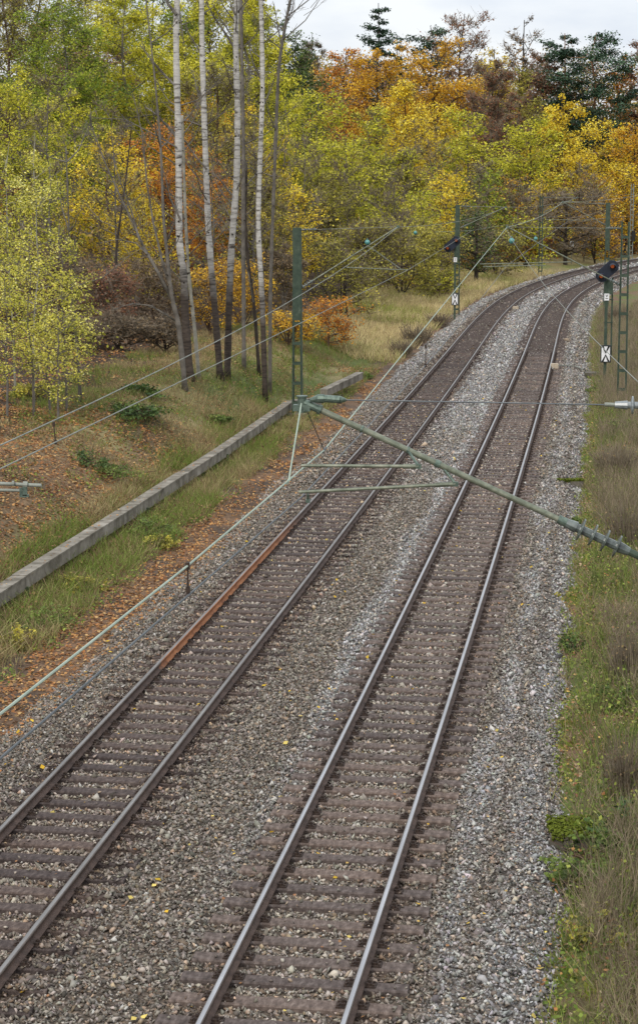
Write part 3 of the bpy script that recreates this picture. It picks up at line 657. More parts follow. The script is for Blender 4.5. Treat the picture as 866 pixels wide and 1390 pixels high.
# ------------------------------------------------------------------ signals
def poly(b, pts, thick, R, c, mi=0):
    """flat outline (x right, z up) with thickness, facing -y of R"""
    n = len(pts); V = [R @ np.array([x, yy, z]) + c for yy in (-thick / 2, thick / 2) for x, z in pts]
    b.add(V, [tuple(range(n)), tuple(range(2 * n - 1, n - 1, -1))] + [(i, i + n, (i + 1) % n + n, (i + 1) % n) for i in range(n)], mi)
def signal(px, pyhead, pybase, Y, sx, plate, board, label, seed):
    k = Y / F; x = (px - CX) * k; g = float(ground(x, Y)[0]); h = heading(tosu(x, Y)[0][0]) * .55
    root = empty('distant_signal', (x, Y, g), label, 'signal', 'distant signals beside the tracks')
    ca, sa = math.cos(h), math.sin(h); R = np.array([[ca, sa, 0], [-sa, ca, 0], [0, 0, 1]])
    hc = A(pyhead[0], pyhead[1], Y - .25)
    b = MB(); b.box((x, Y, (g + hc[2]) / 2), (.13, .13, hc[2] - g), h); b.box((x + .28 * ca, Y + .12, (g + hc[2]) / 2 + .5), (.07, .07, hc[2] - g - 1.6), h)
    for zz in (.35, .55, .75): b.box((x + .12 * ca, Y + .06, g + (hc[2] - g) * zz), (.4, .05, .05), h)
    b.build('post', M['green'], root)
    b = MB(); b.box((x, Y, g + .08), (.6, .6, .3), h); b.build('foundation', M['darkconc'], root)
    b = MB(); b.box((x + .1, Y - .02, hc[2] - .72), (.36, .2, .66), h); b.build('cable_box', M['green'], root)
    # tilted plate: elongated octagon on the rising diagonal
    hl, hw, c_ = plate
    oct_ = [(-hl, -hw + c_), (-hl + c_, -hw), (hl - c_, -hw), (hl, -hw + c_), (hl, hw - c_), (hl - c_, hw), (-hl + c_, hw), (-hl, hw - c_)]
    an = math.radians(42); rot = [(a * math.cos(an) - d * math.sin(an), a * math.sin(an) + d * math.cos(an)) for a, d in oct_]
    b = MB(); poly(b, rot, .12, R, hc); head = b.build('signal_head', M['signal'], root)
    for sgn in (-1, 1):
        off = (sgn * (hl - .24)); lx, lz = off * math.cos(an), off * math.sin(an)
        lc = hc + R @ np.array([lx - .02, -.1, lz])
        b = MB(); b.tube([lc, lc - R @ np.array([0, .03, 0])], .085, 16); b.build('lamp', M['lens'], head)
        hb = MB(); n = 12; rad = .15; V = []
        for yy in (0, -.42):
            for i in range(n + 1):
                t = math.radians(-35 + 250 * i / n)
                for rdd in (rad, rad - .012): V.append(lc + R @ np.array([rdd * math.cos(t), yy + .03, rdd * math.sin(t) + yy * .12]))
        W = 2 * (n + 1); Fc = []
        for i in range(n):
            a = 2 * i; Fc += [(a, a + 2, a + 2 + W, a + W), (a + 1, a + 1 + W, a + 3 + W, a + 3), (a + W, a + 2 + W, a + 3 + W, a + 1 + W)]
        hb.add(V, Fc); hb.build('lamp_hood', M['signal'], head)
    # small plate and crossed-arrow board
    z1 = at(px, pybase[0], Y).z; pc = np.array([x, Y - .12, z1]); b = MB(); poly(b, [(-.11, -.155), (.11, -.155), (.11, .155), (-.11, .155)], .012, R, pc); np_ = b.build('number_plate', M['white'], root)
    b = MB()
    e = lambda *p: poly(b, list(p), .006, R, pc + R @ np.array([0, -.011, 0]))
    e((-.06, .11), (-.03, .11), (.008, 0), (-.01, -.0)); e((.01, 0), (-.004, 0.02), (.03, .11), (.06, .11)); e((-.055, -.08), (.055, -.08), (.055, -.05), (-.055, -.05))
    b.build('writing', M['black'], np_)
    z2 = at(px, pybase[1], Y).z; bc = np.array([x, Y - .16, z2]); bw, bh = board
    b = MB(); poly(b, [(-bw, -bh), (bw, -bh), (bw, bh), (-bw, bh)], .02, R, bc); nb_ = b.build('warning_board', M['white'], root)
    b = MB(); fr = .045; E_ = lambda *p: poly(b, list(p), .008, R, bc + R @ np.array([0, -.016, 0]))
    E_((-bw, -bh), (-bw + fr, -bh), (-bw + fr, bh), (-bw, bh)); E_((bw - fr, -bh), (bw, -bh), (bw, bh), (bw - fr, bh))
    E_((-bw + fr, bh - fr), (bw - fr, bh - fr), (bw - fr, bh), (-bw + fr, bh)); E_((-bw + fr, -bh), (bw - fr, -bh), (bw - fr, -bh + fr), (-bw + fr, -bh + fr))
    iw = bw - fr - .002; ih = bh - fr - .002; tk = .09
    for sg in (1, -1):
        E_(*[(x_, z_ * sg) for x_, z_ in ([(-iw, ih), (-iw + tk * 1.1, ih), (tk * .25, .03), (-tk * .1, .03 - .0)] )][::sg])
        E_(*[(x_, z_ * sg) for x_, z_ in ([(iw - tk * 1.1, ih), (iw, ih), (tk * .12, .03), (-tk * .25, .03 )] )][::sg])
    b.build('board_marks', M['black'], nb_)
    return root
signal(616.5, (613.5, 331.5), (352.5, 406), 133, 1, (.62, .3, .16), (.235, .41), 'left signal with tilted dark head and two orange lamps above a crossed white board', 1)
signal(821.5, (823.5, 368), (403, 480), 90, 1, (.57, .28, .15), (.235, .39), 'right signal with larger tilted dark head right of the right track', 2)
# distance post
p = at(775.5, 331, 222); g = float(ground(p.x, 222)[0]); r0 = empty('distance_post', (p.x, 222, g), 'small white number plate on a thin post before the far trees', 'sign')
b = MB(); b.tube([(p.x, 222, g), (p.x, 222, p.z + .2)], .04, 6); b.build('post', M['wirepale'], r0)
b = MB(); b.box((p.x, 221.93, p.z), (.42, .02, .6)); pl = b.build('plate', M['white'], r0)
fc = bpy.data.curves.new('digit', 'FONT'); fc.body = '9'; fc.size = .62; fc.align_x = 'CENTER'; fc.align_y = 'CENTER'; fc.extrude = .004
fo = bpy.data.objects.new('digit', fc); col.objects.link(fo); fo.rotation_euler = (math.pi / 2, 0, 0); fc.materials.append(M['black'])
dg = bpy.data.meshes.new_from_object(fo); bpy.data.objects.remove(fo); fo = bpy.data.objects.new('digit', dg); col.objects.link(fo); fo.rotation_euler = (math.pi / 2, 0, 0)
fo.parent = pl; fo.location = (0, -.09, p.z - g)

# ------------------------------------------------------------------ small line-side things
def gp(px, py, z=-.15):
    d = np.array(at(px, py, 50)) - (0, 0, CAMH); t = (CAMH - z) / -d[2]; return np.array([d[0] * t, d[1] * t, z])
def rbox(name, c, size, h, m, label, cat):
    r0 = empty(name, (c[0], c[1], c[2] - size[2] / 2), label, cat); b = MB(); b.box(c, size, h); b.box(c + np.array([0, 0, size[2] / 2 + .012]), (size[0] * .9, size[1] * .9, .03), h)
    b.build('body', m, r0); return r0
q = gp(751, 497, -.05); rb = rbox('track_box', q + (0.05, 0, 0), (.36, .34, .2), .14, M['tan'], 'tan trackside contact box clamped beside the rightmost rail', 'box')
b = MB(); b.box(q + (-.12, 0, -.06), (.18, .12, .06), .14); b.build('rail_clamp', M['iron'], rb)
P = [gp(754, 496, 0), gp(765, 496, -.05), gp(780, 497, -.12), gp(791, 501, -.15), gp(798, 506, -.4)]
b = MB(); b.tube(P, .026, 6); tag(b.build('cable', M['wirepale'], loc=P[0]), 'pale cable from the tan contact box to the edge of the ballast', 'cable')
q = gp(699.5, 418, -.05); rb = rbox('track_box', q, (.4, .4, .16), .2, M['tan'], 'small tan box beside the left track right rail in the far bend', 'box')
def slab(px, py, z, size, h, m, label, moss=False):
    c = gp(px, py, z); r0 = empty('concrete_slab', (c[0], c[1], c[2] - size[2] / 2), label, 'slab'); r0['kind'] = 'thing'; b = MB(); b.box(c, size, h); b.build('slab_body', m, r0)
    if moss:
        rg = np.random.default_rng(int(px)); n = 3200; C = c + np.stack([rg.uniform(-.5, .5, n) * size[0] * 1.05, rg.uniform(-.5, .5, n) * size[1] * 1.05, rg.uniform(.3, .85, n) * size[2]], 1)
        V, Fc = cards(C, .05, rg, .7, .6); mb_ = MB(); mb_.add(V, Fc); mb_.build('moss_cover', M['moss'], r0)
slab(773, 656, -.28, (.8, .3, .16), .1, M['darkconc'], 'narrow moss-topped slab at the ballast edge, farther of the two mossy slabs', True)
slab(776, 1134, -.36, (.62, .8, .2), .12, M['darkconc'], 'bright green moss-covered slab at the ballast edge low in the picture', True)
slab(808, 508, -.3, (1.0, .8, .2), .2, M['darkconc'], 'dark bare slab at the end of the pale cable')

# ------------------------------------------------------------------ ground cover
def litter(name, s0, s1, u0, u1, n, size, keep, rng, pal, flat=.9, lift=.03, bed=False):
    s = rng.uniform(s0, s1, n); u = rng.uniform(u0, u1, n); k = keep(s, u, rng); s, u = s[k], u[k]; x, y = su(s, u)
    z = (bedz(s, u) + .05 if bed else terr(s, u)) + rng.uniform(0, 1, len(s)) * lift
    V, Fc = cards(np.stack([x, y, z], 1), size, rng, .75, flat); pal = np.array(pal); c = pal[rng.integers(0, len(pal), len(s))] * rng.uniform(.65, 1.25, (len(s), 1))
    b = MB(); b.add(V, Fc); return tag(b.build(name, M['dyeleaf'], colors=c), kind='stuff')
HB = [(.14, .2, .035), (.2, .26, .05), (.09, .13, .025), (.3, .33, .07), (.16, .15, .05)]
OR = [(.42, .19, .07), (.5, .27, .1), (.33, .15, .06), (.24, .12, .06), (.55, .36, .16), (.3, .17, .09), (.46, .24, .08)]
YL = [(.75, .5, .05), (.68, .42, .04), (.7, .55, .15)]
PL = [(.5, .36, .22), (.42, .22, .1), (.6, .4, .12), (.36, .18, .09), (.55, .42, .28)]
litter('fallen_leaves', -3, 45, -6.9, -4.1, 30000, .085, lambda s, u, r: r.random(len(s)) < np.clip(1.15 - np.abs(u + 5.25 + (fbm(s * .4, u) - .5) * 1.2) * 1.0, 0, 1) * (1 - .55 * sst(25, 45, s)), rng, OR)
litter('fallen_leaves', 45, 80, -7.4, -4.6, 9000, .11, lambda s, u, r: r.random(len(s)) < sst(.38, .62, fbm(s * .5, u + 3)), rng, OR)
litter('fallen_leaves', 8, 66, -16, -7.6, 66000, .1, lambda s, u, r: r.random(len(s)) < (1 - sst(42, 56, s + (fbm(s * .25, u * .3) - .5) * 30 - 1.5 * (u + 9))) * .95 + .07, rng, OR)
litter('fallen_leaves', -3, 70, 4.1, 7, 22000, .075, lambda s, u, r: r.random(len(s)) < sst(.36, .62, fbm(s * .7 + 9, u * .8)), rng, PL)
litter('fallen_leaves', -1, 70, -4.6, 4.8, 420, .085, lambda s, u, r: np.abs(np.abs(np.abs(u) - 2) - .75) > .1, rng, YL, 1.2, .02, True)
litter('fallen_leaves', -1, 70, -4.6, 4.8, 1600, .05, lambda s, u, r: np.abs(np.abs(np.abs(u) - 2) - .75) > .1, rng, PL, 1.2, .02, True)
litter('fallen_leaves', -1, 60, -4.9, -3.4, 5000, .075, lambda s, u, r: r.random(len(s)) < sst(-3.4, -4.6, u) * .9, rng, OR, 1.2, .02, True)
def on_trough(s, u, r): return r.random(len(s)) < .6
_s = rng.uniform(2, 60, 260); _x, _y = su(_s, np.interp(_s, [0, 12, 24, 34, 46, 60], [-7.55, -7.55, -7.46, -7.3, -7.15, -7.1]) + rng.uniform(-.13, .13, 260)); V, Fc = cards(np.stack([_x, _y, np.full(260, .155)], 1), .07, rng, .75, 1.6); b = MB(); b.add(V, Fc)
tag(b.build('fallen_leaves', M['dyeleaf'], colors=np.array(OR)[rng.integers(0, len(OR), 260)]), kind='stuff')
litter('fallen_leaves', 40, 80, -24, -11, 14000, .14, lambda s, u, r: s > -9999, rng, OR)

def blades(name, s0, s1, u0, u1, n, hmin, hmax, w, keep, colf, rng, lean=.45, clump=None):
    if clump:
        nc = n // clump; cs = rng.uniform(s0, s1, nc); cu = rng.uniform(u0, u1, nc); k = keep(cs, cu, rng); cs, cu = cs[k], cu[k]
        s = np.repeat(cs, clump) + rng.normal(0, .09, len(cs) * clump); u = np.repeat(cu, clump) + rng.normal(0, .09, len(cs) * clump)
        cs_, cu_ = np.repeat(cs, clump), np.repeat(cu, clump)
    else:
        s = rng.uniform(s0, s1, n); u = rng.uniform(u0, u1, n); k = keep(s, u, rng); s, u = s[k], u[k]; cs_, cu_ = s, u
    x, y = su(s, u); z = terr(s, u); n = len(s); h = rng.uniform(hmin, hmax, n)
    P = np.stack([x, y, z - .02], 1); d = rng.normal(0, lean, (n, 3)); d[:, 2] = 1; Q = P + d * h[:, None]; c = colf(cs_, cu_, rng) * rng.uniform(.6, 1.35, (n, 1)); ww = w * rng.uniform(.7, 1.3, n)
    if hmax > .7:                                             # stalks bend and fork
        q = P + (Q - P) * .5; e1 = Q + rng.normal(0, .12, (n, 3)); e2 = q + rng.normal(0, .16, (n, 3)) + np.array([0, 0, .16]); P, Q, c, ww = np.concatenate([P, q, q]), np.concatenate([q, e1, e2]), np.concatenate([c, c, c]), np.concatenate([ww, ww * .8, ww * .6])
    V, Fc = ribbons(P, Q, ww, rng)
    b = MB(); b.add(V, Fc); return tag(b.build(name, M['dyeleaf'], colors=np.clip(c, 0, .9)), kind='stuff')
def gcol(s, u, r):
    n = fbm(s * .3 + 30, u * .35); g = np.array([.17, .225, .045]); st = np.array([.37, .3, .15]); br = np.array([.22, .14, .08])
    t = sst(.42, .62, n + r.normal(0, .09, len(s)))[:, None]; c = g * (1 - t) + st * t; w = (r.random(len(s)) < .22)[:, None]; return np.where(w, br, c)
def scol(s, u, r):
    n = fbm(s * .12 + 70, u * .3); g = np.array([.27, .3, .07]); st = np.array([.56, .46, .24]); br = np.array([.3, .2, .12])
    t = sst(.3, .55, n + r.normal(0, .1, len(s)))[:, None]; c = g * (1 - t) + st * t; w = (r.random(len(s)) < .12)[:, None]; return np.where(w, br, c)
def wcol(s, u, r):
    pal = np.array([(.3, .23, .15), (.22, .16, .11), (.16, .2, .05), (.36, .27, .16), (.26, .3, .07)]); return pal[r.integers(0, 5, len(s))]
blades('grass', 8, 95, -14.5, -5.6, 110000, .1, .34, .014, lambda s, u, r: (r.random(len(s)) < np.where(u > -8.2, .45, .1 + .9 * sst(38, 52, s + (fbm(s * .25, u * .3) - .5) * 24))) & (np.abs(u + np.interp(s, [12, 24, 34, 46, 60], [7.55, 7.46, 7.3, 7.15, 7.1])) > .19), gcol, rng, .5, 12)
blades('grass', 0, 60, -8.4, -5.7, 52000, .12, .42, .014, lambda s, u, r: (np.abs(u + np.interp(s, [12, 24, 34, 46, 60], [7.55, 7.46, 7.3, 7.15, 7.1])) > .19) & (u + (fbm(s * .5, u) - .5) * 1.6 < -5.9), gcol, rng, .55, 10)
blades('dry_grass', 84, 185, -12.5, -5.1, 70000, .2, .6, .03, lambda s, u, r: r.random(len(s)) < 2, scol, rng, .45, 10)
blades('grass', -3, 125, 4.6, 9, 90000, .1, .38, .013, lambda s, u, r: r.random(len(s)) < .6 + sst(4.8, 6, u), wcol, rng, .5, 10)
litter('low_herbs', -3, 90, 4.9, 8, 30000, .065, lambda s, u, r: fbm(s * .6 + 215, u * 1.1) > .5, rng, HB, .4, .55)
litter('fallen_leaves', -3, 90, 4.7, 8, 9000, .07, lambda s, u, r: fbm(s * .9 + 315, u * 1.1) > .5, rng, PL + OR, .8, .3)
blades('rank_weeds', -2, 125, 5.0, 9, 50000, .2, .6, .014, lambda s, u, r: fbm(s * .45 + 95, u * .9) > .47, lambda s, u, r: np.array([(.13, .18, .04), (.19, .22, .06), (.26, .22, .1), (.1, .13, .04)])[r.integers(0, 4, len(s))], rng, .35, 16)
blades('tall_dry_weeds', 0, 125, 5.1, 9, 90000, .3, .85, .01, lambda s, u, r: fbm(s * .35 + 5, u * .7) + .16 * sst(5.1, 6.5, u) > .5, lambda s, u, r: np.array([(.26, .2, .14), (.18, .14, .1), (.34, .27, .18), (.2, .19, .09)])[r.integers(0, 4, len(s))], rng, .22, 14)
litter('low_herbs', -3, 90, 4.4, 8, 52000, .06, lambda s, u, r: fbm(s * .8 + 15, u * 1.4) + .1 * sst(5, 6.5, u) > .43, rng, HB, .5, .22)
litter('low_herbs', 0, 80, -13, -5.4, 52000, .075, lambda s, u, r: (fbm(s * .7 + 55, u * 1.2) > .55) & (np.abs(u + np.interp(s, [12, 24, 34, 46, 60], [7.55, 7.46, 7.3, 7.15, 7.1])) > .22), rng, HB, .5, .2)
litter('low_herbs', 0, 80, -13, -5.4, 60000, .075, lambda s, u, r: (fbm(s * .7 + 155, u * 1.1) > .51) & (np.abs(u + np.interp(s, [12, 24, 34, 46, 60], [7.55, 7.46, 7.3, 7.15, 7.1])) > .22), rng, [(.3, .17, .09), (.2, .12, .07), (.4, .27, .12)], .5, .2)
blades('moss_and_herbs', -3, 70, 4.35, 6.2, 36000, .03, .1, .02, lambda s, u, r: fbm(s * .5 + 50, u * 1.2) > .42, lambda s, u, r: np.array([(.2, .24, .03), (.12, .17, .03), (.28, .27, .06)])[r.integers(0, 3, len(s))], rng, .8, 12)

# low leafy plants: one bramble or herb clump each
def bush(name, x, y, r, h, pal, n, size, label, cat, group, seed, twig=None, ntw=0, flat=.3):
    rg = np.random.default_rng(seed); g = float(ground(x, y)[0]); root = empty(name, (x, y, g), label, cat, group)
    k = max(6, n // 28); a = rg.uniform(0, 6.28, k); q = np.sqrt(rg.random(k)); cc = np.stack([x + r * q * np.cos(a), y + r * q * np.sin(a), g + h * (rg.uniform(.12, 1, k) * (1.08 - .75 * q ** 2))], 1)
    i = rg.integers(0, k, n); C = cc[i] + rg.normal(0, 1, (n, 3)) * np.array([r * .13, r * .13, h * .12]); C[:, 2] = np.maximum(C[:, 2], g + .02)
    ct = rg.random(k); V, Fc = cards(C, size, rg, .7, flat); b = MB(); b.add(V, Fc, tone=np.clip(ct[i] * .6 + rg.random(n) * .4, 0, 1)); b.build('foliage', LEAF[pal], root, tone=True)
    m_ = ntw or max(10, k); P = np.stack([x + rg.normal(0, r * .2, m_), y + rg.normal(0, r * .2, m_), np.full(m_, g)], 1); Q = np.stack([x + rg.normal(0, r * .62, m_), y + rg.normal(0, r * .62, m_), g + h * rg.uniform(.4, 1.1, m_)], 1)
    V, Fc = ribbons(P, Q, size * .22, rg); b = MB(); b.add(V, Fc); b.build('stems', BARK[twig or 'brown'], root)
    return root
def gpz(px, py):
    z = 0
    for _ in range(12): q = gp(px, py, z); z = float(ground(q[0], q[1])[0])
    return gp(px, py, z)
BR = [(190, 585, .9, .4, 'darkgreen', 'dark green bramble patch in the grass below the birches, uppermost of the bank brambles'),
      (180, 615, 1.1, .45, 'darkgreen', 'broad dark bramble patch left of the trough on the grass bank'),
      (118, 640, .6, .4, 'darkgreen', 'small bramble patch among brown leaves near the left edge'),
      (150, 655, .9, .35, 'herb', 'green low plants just left of the concrete trough'),
      (290, 575, .7, .3, 'herb', 'green herb patch on the bank middle right of the brambles'),
      (205, 728, .75, .45, 'herb', 'leafy green plants right of the trough between its two nearest posts'),
      (215, 745, .5, .35, 'olive', 'small yellowish plants just right of the trough above the wires'),
      (60, 850, .6, .4, 'herb', 'green grassy tuft in dry stalks below the trough at the left'),
      (20, 880, .5, .45, 'olive', 'olive tuft near the left edge above the orange leaves'),
      (110, 800, .6, .35, 'olive', 'dull olive plants below the trough left of centre'),
      (45, 540, .8, .5, 'olive', 'low growth at the feet of the saplings'),
      (810, 1175, .7, .4, 'herb', 'fresh green herbs just below the large mossy slab'),
      (790, 1210, .5, .35, 'herb', 'green herbs among orange leaves right of the ballast near the bottom'),
      (845, 1150, .6, .6, 'darkgreen', 'dark green nettles right of the large mossy slab'),
      (775, 880, .35, .3, 'darkgreen', 'small dark leafy plants on the ballast edge beside the rightmost strip'),
      (755, 815, .3, .2, 'olive', 'tiny plants growing in the ballast right of the track'),
      (775, 715, .4, .25, 'herb', 'green herbs beside the narrow mossy slab'),
      (848, 590, .7, .5, 'herb', 'bright green bushy herbs below the stay wire insulator'),
      (822, 530, .8, .3, 'herb', 'bright green grass patch behind the dark slab'),
      (490, 515, .5, .35, 'herb', 'bright green tuft beside the broken trough end'),
      (810, 1270, .5, .35, 'olive', 'olive herbs among pale fallen leaves at the lower right'),
      (835, 960, .5, .4, 'herb', 'green herbs under dry stalks halfway up the right edge')]
for i, (px, py, r, h, pal, lab) in enumerate(BR):
    q = gpz(px, py); bush('bramble' if 'bramble' in lab else 'herb_patch', q[0], q[1], r, h, pal, int(900 * r * r + 350), .075 if q[1] < 60 else .11, lab, 'plant', 'low plants beside the line', 300 + i, 'brown')
# dry shrubs on the right
DR = [(850, 745, .8, 1.5, 'tall grey brown dry shrub right of the narrow mossy slab'),
      (850, 930, .5, 1.3, 'dry brown shrub at the right edge halfway down'),
      (846, 1085, .45, 1.2, 'thin leafless shrub at the right edge above the mossy slab'),
      (835, 650, .8, 1.3, 'brown dry shrub below the stay wire insulator at the right edge'),
      (565, 470, 1.1, 1.5, 'brown dry bush at the ballast edge left of the far bend'),
      (545, 485, .8, 1.1, 'smaller brown bush nearest the ballast in the straw field'),
      (596, 445, .9, 1.1, 'low brown bush before the left signal'),
      (836, 440, .9, 1.3, 'reddish dry growth behind the ladder-like mast')]
for i, (px, py, r, h, lab) in enumerate(DR):
    q = gpz(px, py); rg = np.random.default_rng(500 + i); g = q[2]; root = empty('dry_shrub', tuple(q), lab, 'shrub', 'dry shrubs beside the line')
    n = 420; a = rg.uniform(0, 6.28, n); P = q + np.stack([np.cos(a) * r * .7 * rg.random(n), np.sin(a) * r * .7 * rg.random(n), rg.random(n) * h * .4], 1)
    Q = P + np.stack([np.cos(a) * r * .55 * rg.random(n), np.sin(a) * r * .55 * rg.random(n), h * rg.uniform(.2, .62, n)], 1)
    V, Fc = ribbons(P, Q, .00022 * q[1] + .003, rg); b = MB(); b.add(V, Fc); b.build('stems', BARK['twig'], root)
    C = P + (Q - P) * rg.random((n, 1)); C = C[:260]; V, Fc = cards(C, .04 + q[1] * .0005, rg); b = MB(); b.add(V, Fc, tone=rg.random(260)); b.build('foliage', LEAF['brown'], root, tone=True)

# ------------------------------------------------------------------ trees
def tree(px, pytop, Y, wpx, pal, label, bark='dark', low=None, dens=1.0, kind='broad', lean=0, leafk=1.0, twigs=1.0, trunk_r=None, seed=None, name=None, group='trees of the wooded slope', pybot=None, clr=1.0):
    seed = int(px * 7 + pytop * 13 + Y) % 99991 if seed is None else seed
    if low is None: low = .05 if kind == 'shrub' else .25
    if kind in ('shrub', 'bare'): twigs *= .55 if kind == 'shrub' else .8
    if kind == 'shrub': dens *= 1.5
    rg = np.random.default_rng(abs(seed)); k = Y / F
    x = (px - CX) * k; g = float(ground(x, Y)[0]); zt = at(px, pytop, Y).z; H = max(2.0, zt - g); R = wpx * k / 2
    if pybot is not None: low = min(.75, max(.04, (at(px, pybot, Y).z - g) / H))
    root = empty(name or {'broad': 'broadleaf_tree', 'bare': 'bare_tree', 'pine': 'conifer', 'scots': 'pine_tree', 'shrub': 'shrub', 'sapling': 'sapling'}[kind], (x, Y, g), label, 'shrub' if kind == 'shrub' else 'tree', group)
    base = np.array([x, Y, g]); B = MB(); r0 = trunk_r or max(.05, H * .0125)
    ln = lean * k; nT = 8; tp = []; wob = rg.normal(0, .012 * H, (nT + 1, 2)); wob[0] = 0
    for i in range(nT + 1):
        t = i / nT; tp.append(base + np.array([ln * (t - 1) * 1.0 + wob[i, 0] * t, wob[i, 1] * t, H * .93 * t]))
    tp = np.array(tp); tr_ = lambda t: np.array([np.interp(t, np.linspace(0, 1, nT + 1), tp[:, j]) for j in range(3)])
    B.tube(list(tp), [r0 * (1 - .85 * i / nT) for i in range(nT + 1)], 7)
    if kind == 'shrub':
        for i in range(5):
            a = rg.uniform(0, 6.28); e = base + np.array([math.cos(a) * R * .5, math.sin(a) * R * .5, H * rg.uniform(.5, .8)]); m0 = (base + e) / 2 + rg.normal(0, .06 * H, 3)
            B.tube([base, m0, e], [r0 * .8, r0 * .5, r0 * .15], 5)
    nl = {'broad': 20, 'bare': 24, 'pine': 30, 'scots': 20, 'shrub': 16, 'sapling': 16}[kind]
    clumps = []; TP = []; TQ = []
    for i in range(nl):
        f = (i + rg.random()) / nl; t = low * .85 + (.97 - low * .85) * f
        prof = {'broad': math.sin(math.pi * min(1, (.16 + .8 * f))) ** .6, 'bare': math.sin(math.pi * (.18 + .72 * f)) ** .6, 'pine': (1.05 - .8 * f) if f > .15 else .85, 'scots': math.sin(math.pi * (.2 + .68 * f)) ** .5, 'shrub': math.sin(math.pi * (.25 + .62 * f)) ** .5, 'sapling': math.sin(math.pi * (.12 + .8 * f)) ** .8}[kind]
        a = i * 2.39996 + rg.normal(0, .35); L = R * prof * rg.uniform(.7, 1.18); up = {'broad': .55, 'bare': .95, 'pine': .12, 'scots': .3, 'shrub': .7, 'sapling': .7}[kind] * rg.uniform(.6, 1.3) * (.5 + .6 * f)
        o = tr_(t); d = np.array([math.cos(a), math.sin(a), up]); e = o + d * L; e[2] = min(e[2], zt - H * rg.uniform(.0, .34 if kind in ('shrub', 'bare', 'sapling') else .05) - H * .12 * (kind == 'shrub') * (L / R))
        mid = o + (e - o) * .55 + np.array([0, 0, -.06 * L]) + rg.normal(0, .05 * L, 3)
        rl = r0 * (1 - .8 * t) * .45 + .008
        B.tube([o, mid, e], [rl, rl * .6, rl * .2], 5, caps=False)
        nt = {'broad': 9, 'bare': 9, 'pine': 9, 'scots': 8, 'shrub': 9, 'sapling': 5}[kind]
        for j in range(nt):
            q = rg.uniform(.25, 1); s0 = (o + (mid - o) * q / .55) if q < .55 else (mid + (e - mid) * (q - .55) / .45)
            dd = rg.normal(0, 1, 3); dd[2] = dd[2] * .6 + {'bare': .9, 'pine': .0}.get(kind, .35); dd /= np.linalg.norm(dd)
            ll = L * rg.uniform(.22, .5) * (1.15 - .5 * q); s1 = s0 + dd * ll + d * ll * .4
            B.tube([s0, s1], [rl * .35 + .004, .004], 3, caps=False)
            clumps.append((s1, ll)); clumps.append(((s0 + s1) / 2, ll))
            m_ = int({'bare': 16, 'broad': 5, 'pine': 1, 'scots': 1, 'shrub': 12, 'sapling': 3}[kind] * twigs) if twigs else 0
            if m_:
                p_ = s0 + (s1 - s0) * rg.random((m_, 1)); v_ = rg.normal(0, 1, (m_, 3)); v_[:, 2] = v_[:, 2] * .6 + (.7 if kind == 'bare' else .25)
                TP.append(p_); TQ.append(p_ + v_ * ll * .5 + dd * ll * .3)
    if TP:
        V, Fc = ribbons(np.concatenate(TP), np.concatenate(TQ), max(.008, k * .7), rg); B.add(V, [tuple(q) for q in Fc], 1)
    B.build('trunk', [BARK[bark], BARK['twig']], root)
    cc = np.array([c[0] for c in clumps]); cl = np.array([c[1] for c in clumps]); keepc = rg.random(len(cc)) < .86; cc, cl = cc[keepc], cl[keepc]
    wr = wpx * .7356; hr = H * (1 - low) / k * .7356; lp = 2.35 * leafk; size = lp * k / .7356
    n = int(min(26000, .55 * wr * hr / (lp * lp * .42) * 3.0 * dens))
    if n < 30: return root
    wgt = cl ** 1.3; i = rg.choice(len(cc), n, p=wgt / wgt.sum()); sp = (cl[i] * (.2 if kind == 'bare' else .34) * clr + size * .5)[:, None] * np.array([1, 1, {'pine': .38, 'scots': .42}.get(kind, .75)])
    C = cc[i] + np.clip(rg.normal(0, 1, (n, 3)), -2.2, 2.2) * sp
    C[:, 2] = np.maximum(C[:, 2], g + .15); ok = C[:, 2] < zt + .05 * H; C, i = C[ok], i[ok]; n = len(C)
    ct = rg.random(len(cc)); hgt = (C[:, 2] - g) / H
    tone = np.clip(ct[i] * .62 + rg.random(n) * .42 - .03, 0, 1)
    V, Fc = cards(C, size, rg, .75, {'pine': .5, 'scots': .5}.get(kind, .3)); b = MB(); b.add(V, Fc, tone=tone); b.build('crown', LEAF[pal], root, tone=True)
    return root
# front edge of the wood, right half: grey twiggy trees with thin olive leaves
tree(462, 318, 122, 105, 'olive', 'grey twiggy tree with olive leaves directly right of the nearest left mast', 'dark', kind='shrub', dens=.55, twigs=1.6, lean=-10)
tree(500, 300, 140, 115, 'olive', 'dark stemmed leaning tree with grey twigs behind the straw field', 'dark', kind='bare', dens=1.0, low=.2, twigs=1.1, lean=14)
tree(545, 285, 150, 100, 'olive', 'olive grey bushy tree between the nearest left mast hub and the left signal', 'dark', kind='shrub', dens=.9, twigs=1.2)
tree(590, 300, 158, 85, 'olive', 'bushy olive tree right behind the head of the left signal', 'dark', kind='shrub', dens=.9, twigs=1.0)
tree(645, 285, 178, 75, 'darkgreen', 'dark ivy-covered tree between the left signal and the far hub', 'dark', kind='broad', dens=.8, low=.15, trunk_r=.22, twigs=1.4)
tree(672, 305, 188, 80, 'olive', 'twiggy olive tree behind the far hub of the ladder-like mast', 'dark', kind='shrub', dens=.7, twigs=1.6)
tree(712, 290, 205, 70, 'lime', 'low yellow green tree behind the farthest green mast', 'dark', kind='shrub', dens=.7, twigs=1.6)
tree(765, 258, 218, 135, 'brown', 'spreading grey leafless tree with black forked trunk behind the distance post', 'dark', kind='broad', dens=.3, low=.12, twigs=3.2, trunk_r=.25)
tree(805, 268, 226, 70, 'gold', 'twiggy golden brown tree right behind the right signal', 'dark', kind='shrub', dens=.7, twigs=1.5)
